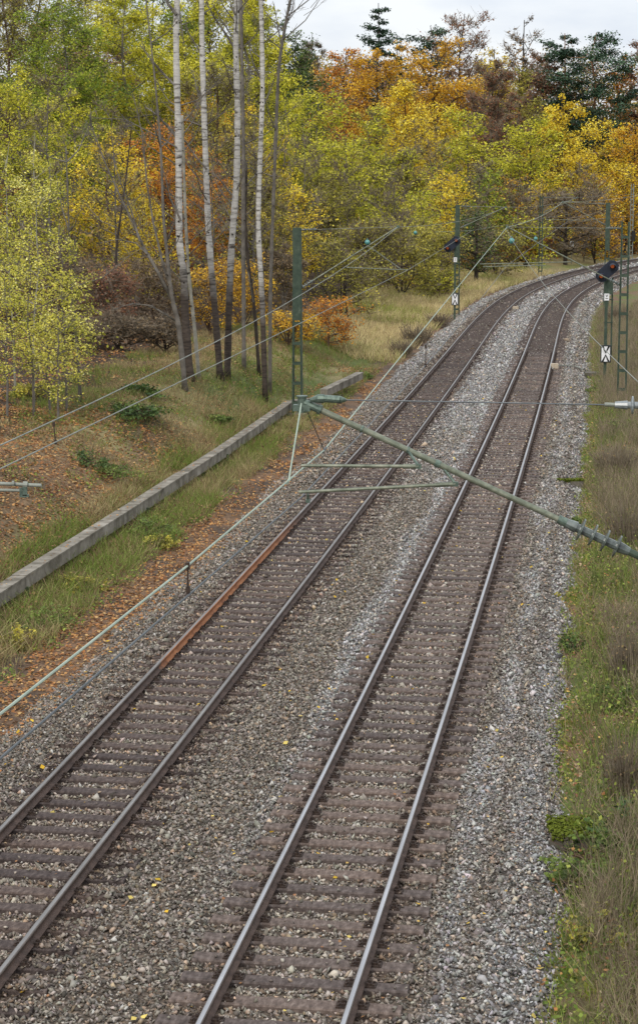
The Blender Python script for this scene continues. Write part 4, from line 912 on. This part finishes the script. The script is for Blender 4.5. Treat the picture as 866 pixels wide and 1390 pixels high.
tree(845, 262, 245, 80, 'gold', 'golden tree behind the slim pale post', 'dark', kind='broad', dens=.9, low=.2)
tree(446, 405, 103, 95, 'orange', 'low bright orange shrub beside the nearest left mast', 'brown', kind='sapling', dens=1.2, low=.05, twigs=4, clr=1.2, name='shrub')
tree(392, 425, 97, 80, 'gold', 'low yellow orange shrub just left of the nearest left mast', 'brown', kind='shrub', dens=1.0)
tree(520, 385, 158, 55, 'rust', 'low rust coloured undergrowth behind the straw field', 'brown', kind='shrub', dens=.7)
tree(590, 368, 156, 60, 'lime', 'low yellow green bush left of the left signal post', 'brown', kind='shrub', dens=1.0)
tree(555, 375, 160, 50, 'gold', 'low golden bush at the wood edge behind the straw field', 'brown', kind='shrub', dens=.8)
tree(640, 345, 190, 60, 'gold', 'low golden undergrowth right of the left signal', 'brown', kind='shrub', dens=.9)
tree(690, 335, 205, 55, 'orange', 'low orange undergrowth left of the farthest green mast', 'brown', kind='shrub', dens=.9)
tree(728, 315, 222, 50, 'orange', 'low orange bush at the wood edge left of the distance post', 'brown', kind='shrub', dens=1.0)
tree(752, 322, 226, 36, 'lime', 'small yellow green bush left of the black forked trunk', 'brown', kind='shrub', dens=1.0)
tree(790, 310, 232, 46, 'lime', 'yellow green bush between the distance post and the right signal', 'brown', kind='shrub', dens=1.2)
tree(822, 315, 236, 50, 'rust', 'rust brown low bush behind the right signal mast', 'brown', kind='shrub', dens=1.1)
tree(858, 305, 250, 46, 'orange', 'orange low bush at the far right edge of the wood', 'brown', kind='shrub', dens=1.1)
tree(770, 325, 240, 44, 'orange', 'orange bush at the foot of the black forked trunk', 'brown', kind='shrub', dens=1.1)
# thin bare grey trees standing before the coloured crowns
for px, pt, Y, w, lab in ((415, 150, 128, 70, 'thin bare grey tree right of the thin brown trunk'), (470, 205, 150, 60, 'thin bare grey tree above the left mast hub'), (535, 225, 160, 60, 'thin bare grey tree left above the left signal'),
                          (588, 165, 196, 60, 'thin bare grey tree before the yellow crowns above the left signal'), (648, 200, 196, 50, 'thin bare grey tree above the far hub'), (700, 235, 205, 46, 'thin bare grey tree left of the rounded yellow green crown'),
                          (160, 120, 104, 80, 'thin bare grey tree before the yellow crown left of the forked tree'), (290, 160, 108, 80, 'thin bare grey tree seen between first and third white trunks'), (345, 130, 112, 70, 'thin bare grey tree seen beside the rightmost white trunk'),
                          (790, 215, 228, 50, 'thin bare grey tree above the right signal'), (70, 60, 100, 80, 'thin bare grey tree rising behind the aspen saplings')):
    tree(px, pt, Y, w, 'olive', lab, 'grey', kind='bare', dens=.1, low=.15, twigs=.7, trunk_r=.07)
# second row
tree(432, 225, 150, 95, 'olive', 'olive yellow tree above the top of the nearest left mast', 'grey', dens=1.0, low=.2, twigs=2)
tree(470, 180, 172, 100, 'lime', 'yellow green tree above the hub of the nearest left mast', 'grey', dens=1.0, low=.2)
tree(430, 110, 190, 110, 'lime', 'tall green yellow tree right of the group of white trunks', 'grey', dens=1.0, low=.25)
tree(512, 215, 172, 95, 'lime', 'yellow green slender tree left of the middle of the wood', 'grey', dens=.9, low=.2, twigs=2)
tree(545, 195, 190, 80, 'lime', 'pale twiggy yellow green tree in the middle of the wood', 'grey', kind='bare', dens=1.3, low=.2, twigs=1.6)
tree(597, 225, 185, 85, 'yellow', 'yellow tree directly above the left signal', 'grey', dens=1.0, low=.2)
tree(570, 250, 168, 70, 'lime', 'yellow green tree left above the left signal', 'grey', dens=.9, low=.2)
tree(632, 140, 222, 92, 'lime', 'tall bright green yellow tree in the middle distance above the far hub', 'grey', dens=1.25, low=.15)
tree(660, 225, 205, 70, 'green', 'green tree below the tall green yellow one', 'grey', dens=1.0, low=.2)
tree(715, 150, 232, 95, 'lime', 'full rounded bright yellow green tree above the farthest green mast', 'dark', dens=1.3, low=.12)
tree(757, 112, 250, 80, 'yellow', 'tall bright yellow tree just left of the big pine trunk', 'dark', dens=1.3, low=.15)
tree(775, 200, 238, 70, 'yellow', 'yellow tree below the big pine', 'dark', dens=1.1, low=.15)
tree(818, 158, 256, 85, 'yellow', 'yellow tree in front of the big pine on its right', 'dark', dens=1.15, low=.15)
tree(855, 150, 250, 70, 'gold', 'golden yellow tree at the right edge halfway up the slope', 'dark', dens=1.1, low=.15)
tree(800, 235, 240, 75, 'gold', 'golden yellow tree above the right signal mast', 'dark', dens=1.0, low=.15)
tree(845, 215, 245, 60, 'yellow', 'bright yellow tree above the slim pale post', 'dark', dens=1.1, low=.15)
tree(735, 225, 228, 60, 'yellow', 'yellow tree behind the crown of the farthest green mast', 'dark', dens=.9, low=.15)
tree(690, 235, 215, 55, 'gold', 'golden small tree left of the rounded yellow green tree', 'brown', kind='bare', dens=.8, low=.15)
tree(480, 255, 152, 80, 'lime', 'yellow green low tree right of the olive tree over the left mast', 'grey', dens=.9, low=.2)
# skyline
tree(466, 50, 285, 70, 'orange', 'orange brown tree on the skyline left of the dark conifer', 'dark', dens=1.2, low=.2)
tree(510, 60, 268, 100, 'gold', 'orange gold broad tree below the dark conifer', 'dark', dens=1.4, low=.15)
tree(588, 46, 272, 122, 'gold', 'large golden yellow tree on the skyline, widest crown of the hilltop', 'dark', dens=1.3, low=.15, trunk_r=.4)
tree(548, 98, 255, 90, 'yellow', 'yellow tree below the gap between the two gold skyline crowns', 'dark', dens=1.2, low=.15)
tree(511, -14, 300, 78, 'pine', 'tall narrow dark conifer on the skyline, leftmost conifer', 'dark', kind='pine', dens=2.6, low=.3, clr=1.2)
tree(538, 32, 298, 58, 'pine', 'lower dark conifer crown right beside the tall narrow conifer', 'dark', kind='pine', dens=2.2, low=.35, clr=1.2)
tree(582, 18, 300, 58, 'pine', 'rounded dark green conifer top above the large golden crown', 'dark', kind='scots', dens=2.4, low=.5)
tree(622, 0, 296, 92, 'rust', 'airy leafless reddish brown tree on the skyline in the middle', 'dark', kind='bare', dens=.3, low=.4, twigs=.6, clr=.6)
tree(668, 52, 290, 70, 'yellow', 'pale yellow low crown on the skyline left of the ragged dark tree', 'dark', dens=.8, low=.3)
tree(657, 75, 262, 80, 'rust', 'brown grey leafless tree right of the large golden crown', 'grey', kind='bare', dens=.6, low=.12, twigs=1.8)
tree(672, 120, 252, 76, 'rust', 'reddish brown twiggy tree behind the rounded yellow green tree', 'brown', kind='bare', dens=.9, low=.1, twigs=1.8)
tree(704, 8, 292, 66, 'brown', 'ragged dark leafless tree rising over the skyline left of the pines', 'dark', kind='bare', dens=.35, low=.35, twigs=.5, clr=.5)
tree(735, 55, 285, 66, 'rust', 'brown leafless tree on the skyline between ragged tree and big pine', 'brown', kind='bare', dens=.9, low=.2, twigs=1.6)
tree(700, 72, 272, 66, 'olive', 'olive yellow crown below the ragged dark tree', 'dark', dens=1.0, low=.2)
tree(803, 24, 280, 122, 'pine', 'big dark green pine with orange trunk on the right of the skyline', 'pine', kind='scots', dens=2.3, low=.42, trunk_r=.38, clr=.85)
tree(762, 26, 284, 62, 'pine', 'smaller dark pine touching the big pine on its left', 'pine', kind='scots', dens=2.2, low=.5, clr=.85)
tree(836, 55, 292, 52, 'orange', 'orange tree on the skyline right of the big pine', 'dark', dens=.9, low=.2, twigs=2)
tree(868, 32, 285, 50, 'rust', 'reddish brown tree cut by the right edge at the skyline', 'dark', kind='bare', dens=.8, low=.2, twigs=1)
tree(425, 32, 300, 52, 'brown', 'bare grey fan shaped tree on the skyline left of the orange brown one', 'grey', kind='bare', dens=.12, low=.3, twigs=2)
tree(405, 60, 235, 85, 'darkgreen', 'dark green tree behind the rightmost thin trunk near the top', 'dark', dens=1.2, low=.3)
tree(440, 95, 255, 70, 'orange', 'dull orange tree below the bare fan shaped tree', 'dark', dens=1.0, low=.2, twigs=2)
tree(500, 135, 235, 90, 'lime', 'yellow green twiggy tree below the orange gold broad tree', 'grey', dens=1.1, low=.15, twigs=2)
tree(560, 150, 228, 85, 'yellow', 'yellow tree in mid slope left of the tall green yellow one', 'grey', dens=1.0, low=.15, twigs=2)
tree(600, 130, 245, 80, 'yellow', 'yellow tree directly below the large golden crown', 'dark', dens=1.0, low=.15)
# left half behind the white trunks
tree(60, -70, 185, 150, 'olive', 'tall olive tree crown far back in the upper left', 'grey', dens=1.4, low=.3, twigs=2)
tree(140, -60, 190, 150, 'lime', 'tall light crown far back left of the forked tree top', 'grey', dens=1.4, low=.3, twigs=2)
tree(215, -55, 195, 140, 'green', 'tall green crown far back behind the forked tree top', 'grey', dens=1.4, low=.3, twigs=2)
tree(290, -60, 200, 150, 'olive', 'tall olive crown far back between the first white trunks', 'grey', dens=1.4, low=.3, twigs=2)
tree(350, -30, 200, 110, 'lime', 'tall yellow green crown far back behind the rightmost white trunk', 'grey', dens=1.4, low=.3, twigs=2)
tree(130, 40, 160, 120, 'rust', 'rust brown tree behind the yellow green crowns of the upper left', 'brown', kind='bare', dens=.8, low=.2, twigs=2)
tree(265, 110, 150, 110, 'gold', 'golden tree high behind the first white trunks', 'brown', dens=1.0, low=.2)
tree(330, 130, 145, 110, 'yellow', 'yellow tree between third and fourth white trunks', 'brown', dens=1.0, low=.2)
tree(20, -40, 150, 130, 'olive', 'olive brown twiggy tree in the upper left corner', 'brown', kind='bare', dens=.9, low=.2, twigs=1.4)
tree(95, -25, 142, 140, 'green', 'tall green tree in the upper left behind the saplings', 'grey', dens=1.5, low=.25, twigs=2)
tree(175, -30, 150, 140, 'lime', 'tall yellow green tree left of the white trunks at the top', 'grey', dens=1.5, low=.25, twigs=2)
tree(250, -20, 155, 140, 'lime', 'tall yellow green tree behind the leftmost white trunk top', 'grey', dens=1.5, low=.25, twigs=2)
tree(340, -35, 160, 140, 'lime', 'tall yellow green tree behind the middle white trunks', 'grey', dens=1.5, low=.25, twigs=2)
tree(385, 15, 205, 95, 'darkgreen', 'dark green crown at the top beside the sky', 'dark', dens=1.2, low=.4)
tree(300, 70, 135, 120, 'olive', 'olive grey twiggy tree behind the upper white trunks', 'brown', kind='bare', dens=.7, low=.15, twigs=1.8)
tree(228, 150, 122, 115, 'orange', 'orange tree glowing behind the leftmost white trunk', 'brown', dens=1.1, low=.25)
tree(285, 215, 118, 90, 'orange', 'orange gold tree between the first and second white trunks', 'brown', dens=.9, low=.2)
tree(150, 165, 112, 115, 'yellow', 'bright yellow tree left of the forked dark tree', 'brown', dens=1.0, low=.2)
tree(195, 260, 108, 95, 'yellow', 'yellow tree behind the branches of the forked dark tree', 'brown', dens=1.0, low=.2)
tree(105, 100, 120, 110, 'lime', 'yellow green tree behind the saplings', 'grey', dens=.9, low=.2)
tree(35, 70, 112, 110, 'lime', 'yellow green tree behind the saplings at the left edge', 'grey', dens=.9, low=.2)
tree(390, 130, 150, 100, 'lime', 'yellow green tree right behind the thin brown trunk', 'grey', dens=1.0, low=.2, twigs=2)
tree(345, 215, 118, 95, 'olive', 'olive brown twiggy tree behind the right white trunk', 'grey', kind='bare', dens=.9, low=.15, twigs=1.6)
tree(400, 240, 125, 85, 'yellow', 'yellow olive tree left of the nearest left mast top', 'grey', dens=.9, low=.2, twigs=2)
tree(385, 320, 112, 75, 'brown', 'grey brown twiggy bush left of the nearest left mast', 'grey', kind='shrub', dens=.6, twigs=2.2)
tree(330, 345, 104, 85, 'gold', 'golden low tree behind the right white trunk foot', 'brown', kind='shrub', dens=.8, twigs=1.5)
tree(285, 350, 98, 75, 'gold', 'golden low tree between the white trunk feet', 'brown', kind='shrub', dens=.7, twigs=1.5)
tree(215, 345, 96, 100, 'brown', 'brown twiggy bush behind the forked dark tree foot', 'brown', kind='shrub', dens=.7, twigs=2)
tree(150, 355, 92, 100, 'rust', 'rust brown bush between the saplings and the forked tree', 'brown', kind='shrub', dens=.7, twigs=2)
tree(90, 330, 94, 95, 'brown', 'brown bush behind the saplings', 'dark', kind='shrub', dens=.7, twigs=2)
tree(25, 320, 90, 100, 'brown', 'dark brown bush behind the leftmost saplings', 'dark', kind='shrub', dens=.7, twigs=2)
tree(160, 425, 86, 90, 'brown', 'dark reddish brown bramble thicket left of the forked tree foot', 'dark', kind='shrub', dens=.5, twigs=3.2, name='thicket')
tree(225, 430, 86, 70, 'brown', 'dark brown thicket just behind the forked tree foot', 'dark', kind='shrub', dens=.5, twigs=3, name='thicket')
tree(100, 440, 84, 70, 'brown', 'dark brown thicket behind the sapling stems', 'dark', kind='shrub', dens=.5, twigs=3, name='thicket')
# saplings at the left edge
SP = [(-8, 205, 66, 80, 'aspen sapling with pale leaves cut by the left edge'), (14, 165, 68, 80, 'tall aspen sapling with pale yellow leaves next to the left edge'),
      (52, 150, 66, 85, 'tallest pale stemmed aspen sapling of the left group'), (40, 300, 63, 80, 'shorter yellow green sapling in front of the left group'),
      (85, 270, 65, 85, 'yellow green sapling right of the tallest one'), (10, 360, 62, 70, 'low sapling by the left edge with dense yellow leaves'),
      (82, 395, 62, 66, 'slender low sapling standing foremost on the grass'), (104, 330, 67, 60, 'rightmost leafy sapling of the left group'), (62, 420, 64, 56, 'small yellow sapling between taller stems')]
for i, (px, py, Y, w, lab) in enumerate(SP):
    tree(px, py, Y, w * 1.1, 'aspen', lab, 'pale' if i in (1, 2) else 'grey', kind='sapling', dens=.33, low=.16, leafk=1.08, twigs=.8, trunk_r=.045, name='sapling', group='young aspens at the left edge', lean=random.Random(i).uniform(-8, 8), clr=1.5)

# tall trunks at the bank top: traced stems with their own branches
def tall(pts, Y, w0, w1, m, label, branches=(), name='birch', group='tall thin trees at the top of the bank', seed=1, auto=8, leaves=None):
    rg = np.random.default_rng(seed); k = Y / F; x0 = (pts[0][0] - CX) * k; g = float(ground(x0, Y)[0]); root = empty(name, (x0, Y, g), label, 'tree', group)
    P = [np.array([x0, Y, g - .05])] + [A(px, py, Y) for px, py in pts[1:]]
    d = P[-1] - P[-2]; P.append(P[-1] + d / np.linalg.norm(d) * (3.5 if pts[-1][1] < 40 else 1.2))
    Pf = []
    for a, c in zip(P[:-1], P[1:]):
        for t in np.linspace(0, 1, 6)[:-1]: Pf.append(a + (c - a) * t)
    Pf.append(P[-1]); Pf = np.array(Pf); Ps = Pf.copy(); 
    for _ in range(3): Ps[1:-1] = (Ps[:-2] + Ps[1:-1] * 2 + Ps[2:]) / 4
    n = len(Ps); rad = [(w0 + (w1 - w0) * i / (n - 1)) * (.86 + .07 * math.sin(i * 1.9 + seed)) * k / 2 * (1.25 if i == 0 else 1) for i in range(n)]
    b = MB(); b.tube(list(Ps), rad, 10); TB = b
    tips = []
    def twigs(p, q, r, dep):
        L = np.linalg.norm(q - p)
        for j in range(4 if dep else 0):
            t = rg.uniform(.3, .95); s0 = p + (q - p) * t; dd = (q - p) / L + rg.normal(0, .55, 3); dd[2] += .25; dd /= np.linalg.norm(dd); e = s0 + dd * L * rg.uniform(.25, .5)
            m_ = (s0 + e) / 2 + rg.normal(0, .04 * L, 3); b.tube([s0, m_, e], [r * .5, r * .35, .006], 4, caps=False); tips.append(e); twigs(s0, e, r * .45, dep - 1)
    for br in branches:
        Q = [A(px, py, Y + rg.uniform(-.3, .3)) for px, py in br[0]]; r = br[1] * k / 2; b = MB()
        b.tube(Q, [r * (1 - .75 * i / (len(Q) - 1)) for i in range(len(Q))], 6, caps=False); tips.append(Q[-1])
        for a, c in zip(Q[:-1], Q[1:]): twigs(a, c, r * .55, 2)
        b.build('branch', BARK['grey'], root)
    b = MB()
    for i in range(auto):
        t = rg.uniform(.35, .97); j = int(t * (n - 1)); o = Ps[j]; a = rg.uniform(0, 6.28); L = rg.uniform(.8, 2.4); e = o + np.array([math.cos(a) * L, math.sin(a) * L, L * rg.uniform(.5, 1.3)])
        mid = (o + e) / 2 + np.array([0, 0, -.12 * L]); b.tube([o, mid, e], [.03, .02, .008], 5, caps=False); tips.append(e); twigs(o, e, .022, 2)
    for q in range(len(b.v)): TB.v.append(b.v[q]); TB.f.append([tuple(i + TB.n for i in f) for f in b.f[q]]); TB.mi.append(b.mi[q] * 0 + 1); TB.tone.append(b.tone[q])
    TB.n += b.n; TB.build('trunk', [m, BARK['grey']], root, smooth=True)
    if leaves and tips:
        tp_ = np.array(tips); nn = leaves[1]; i = rg.integers(0, len(tp_), nn); C = tp_[i] + rg.normal(0, .28, (nn, 3)); V, Fc = cards(C, .09, rg); b = MB(); b.add(V, Fc, tone=rg.random(nn)); b.build('foliage', LEAF[leaves[0]], root, tone=True)
    # dark branch scars
    b = MB()
    for i in range(26):
        t = rg.uniform(.25, .98); j = int(t * (n - 1)); o = Ps[j]; a = rg.uniform(0, 6.28); r = rad[j]; dd = np.array([math.cos(a), math.sin(a), .3])
        b.tube([o + dd * r * .7, o + dd * (r + rg.uniform(.02, .12))], [r * .38, r * .15], 5)
    b.build('branch_stub', BARK['dark'], root)
    return root
BI = M['birch']
tall([(258, 515), (252, 440), (250, 370), (243, 330), (243, 200), (239, 60), (241, -10)], 76, 13.5, 8.5, BI, 'leftmost tall white trunk with dark foot, leaning slightly left',
     [([(243, 190), (228, 172), (212, 155), (198, 145)], 4), ([(242, 120), (222, 100), (208, 84), (190, 60)], 4), ([(246, 300), (232, 270), (222, 230)], 3), ([(240, 20), (228, 5), (222, -12)], 5), ([(240, 200), (215, 185), (170, 162), (128, 160)], 2.5)], seed=1)
tall([(299, 496), (292, 420), (284, 330), (281, 260), (277, 150), (274, 40), (274, -10)], 79, 11, 7.5, BI, 'second tall white trunk from the left, between two thicker ones',
     [([(281, 230), (268, 215), (255, 196), (246, 185)], 3), ([(283, 290), (270, 280), (255, 270)], 3), ([(275, 75), (262, 55), (252, 35)], 3), ([(280, 140), (268, 122), (262, 95)], 2.5)], seed=2)
tall([(308, 494), (311, 420), (314, 340), (322, 240), (323, 150), (320, 60), (322, -10)], 80, 11.5, 8.5, BI, 'third tall white trunk whose lower half is black',
     [([(315, 265), (300, 245), (288, 235)], 3), ([(322, 70), (306, 45), (290, 22), (280, 2)], 4), ([(321, 150), (335, 120), (342, 90)], 2.5), ([(320, 20), (312, 5)], 4)], seed=3)
tall([(360, 500), (356, 400), (350, 310), (353, 220), (357, 120), (355, 20), (354, -10)], 80, 9, 6.5, BI, 'rightmost tall white trunk with fine cross marks',
     [([(356, 110), (345, 90), (338, 62), (332, 45)], 2.5), ([(354, 150), (368, 120), (378, 90)], 2), ([(354, 160), (340, 155), (330, 150)], 2.5)], seed=4)
tall([(366, 500), (367, 400), (370, 300), (374, 200), (378, 90), (388, 30), (396, -8)], 82, 6.5, 4, BARK['grey'], 'thin grey brown trunk right of the white trunks',
     [([(382, 60), (376, 30), (372, 5)], 2.5), ([(386, 40), (398, 10), (402, -10)], 2)], name='slender_tree', seed=5)
tall([(331, 497), (331, 400), (330, 300), (331, 200), (328, 60), (327, -10)], 84, 7, 5, BARK['grey'], 'thin brown trunk right beside the black footed white trunk', [], name='slender_tree', seed=6)
tall([(352, 497), (346, 420), (336, 350), (333, 300), (334, 260)], 85, 6, 3.5, BARK['dark'], 'crooked dark thin trunk leaning left between white trunks', [([(340, 380), (330, 350), (322, 320)], 2.5), ([(344, 410), (339, 380), (335, 350)], 2)], name='slender_tree', seed=7)
tall([(270, 512), (264, 440), (257, 380), (252, 300), (249, 200)], 77, 6.5, 4, BARK['pale'], 'slim pale stem standing against the leftmost white trunk', [], name='slender_tree', seed=8)
tall([(251, 528), (243, 440), (236, 415), (230, 380), (228, 350), (222, 300), (219, 200), (210, 100), (202, 30)], 74, 9, 1.2, BARK['grey'], 'forked leafless tree with long slanting boughs left of the white trunks',
     [([(233, 405), (215, 370), (195, 335), (180, 300), (165, 270), (145, 225), (122, 165)], 5), ([(190, 328), (180, 290), (165, 250), (152, 210)], 3), ([(232, 390), (222, 360), (208, 300), (200, 250), (193, 180), (182, 130)], 4), ([(238, 435), (222, 425), (205, 415), (180, 412), (160, 418)], 3), ([(226, 330), (238, 300), (240, 270)], 3), ([(200, 345), (185, 330), (160, 325), (135, 330)], 2.5), ([(168, 278), (150, 262), (130, 258)], 2)], name='leafless_tree', seed=9, auto=4)
tall([(110, 560 - 22), (100, 430), (95, 330), (92, 250)], 67, 3.5, 2, BARK['grey'], 'single thin sapling stem standing alone on the grass', [], name='slender_tree', seed=10, auto=5)
tall([(155, 480), (157, 350), (163, 300), (170, 255), (176, 200)], 95, 4.5, 1.5, BARK['dark'], 'dark slanting trunk deep in the wood left of the forked tree', [], name='slender_tree', seed=12, auto=3)
# the rest of the wood: undergrowth and crowns between and behind the trees one can tell apart
def woodland():
    rg = np.random.default_rng(99); V_, c_ = MB(), []
    pals = np.array([(.5, .4, .05), (.35, .33, .05), (.3, .2, .06), (.22, .15, .07), (.18, .13, .09), (.5, .27, .04), (.16, .17, .04)])
    n = 900; s = rg.uniform(20, 360, n); u = rg.uniform(-125, -15.5, n); x, y = su(s, u); g = terr(s, u)
    k = (y > 60) & (y < 420) & (np.abs(x) < y * .22 + 8); x, y, g, u = x[k], y[k], g[k], u[k]; n = len(x)
    for i in range(n):
        R = rg.uniform(1.6, 3.6); H = rg.uniform(2.5, 6) * (1 + .4 * (u[i] < -40)); m_ = int(260); kk = 14; cc = np.clip(rg.normal(0, 1, (kk, 3)), -1.6, 1.6) * np.array([R * .5, R * .5, H * .22]) + np.array([x[i], y[i], g[i] + H * .5])
        j = rg.integers(0, kk, m_); C = cc[j] + np.clip(rg.normal(0, 1, (m_, 3)), -1.9, 1.9) * np.array([R * .2, R * .2, H * .1]); V, Fc = cards(C, .0016 * y[i] + .05, rg); V_.add(V, Fc)
        p = pals[rg.integers(0, 7)]; c_.append((p * rg.uniform(.5, 1.1, (m_, 1)) * (.75 + .5 * rg.random((kk, 1))[j])))
    for px in range(330, 940, 9):
        for q in range(2):
            Y = rg.uniform(285, 330); x0 = (px + rg.uniform(-6, 6) - CX) * Y / F; g0 = float(ground(x0, Y)[0]); top = at(px, rg.uniform(78, 120), Y).z; H = max(3, top - g0); m_ = 900; kk = 16
            cc = np.clip(rg.normal(0, 1, (kk, 3)), -1.6, 1.6) * np.array([1.6, 1.6, H * .27]) + np.array([x0, Y, g0 + H * .52]); j = rg.integers(0, kk, m_); C = cc[j] + np.clip(rg.normal(0, 1, (m_, 3)), -1.9, 1.9) * np.array([.7, .7, H * .07]); V, Fc = cards(C, .42, rg); V_.add(V, Fc)
            p = np.array([(.42, .27, .12), (.28, .17, .12), (.36, .3, .09), (.3, .2, .15), (.5, .36, .07)])[rg.integers(0, 5)]; c_.append(p * rg.uniform(.55, 1.1, (m_, 1)) * (.75 + .5 * rg.random((kk, 1))[j]))
    tag(V_.build('distant_woodland', M['dyeleaf'], colors=np.clip(np.concatenate(c_), 0, .9)), kind='stuff')
woodland()
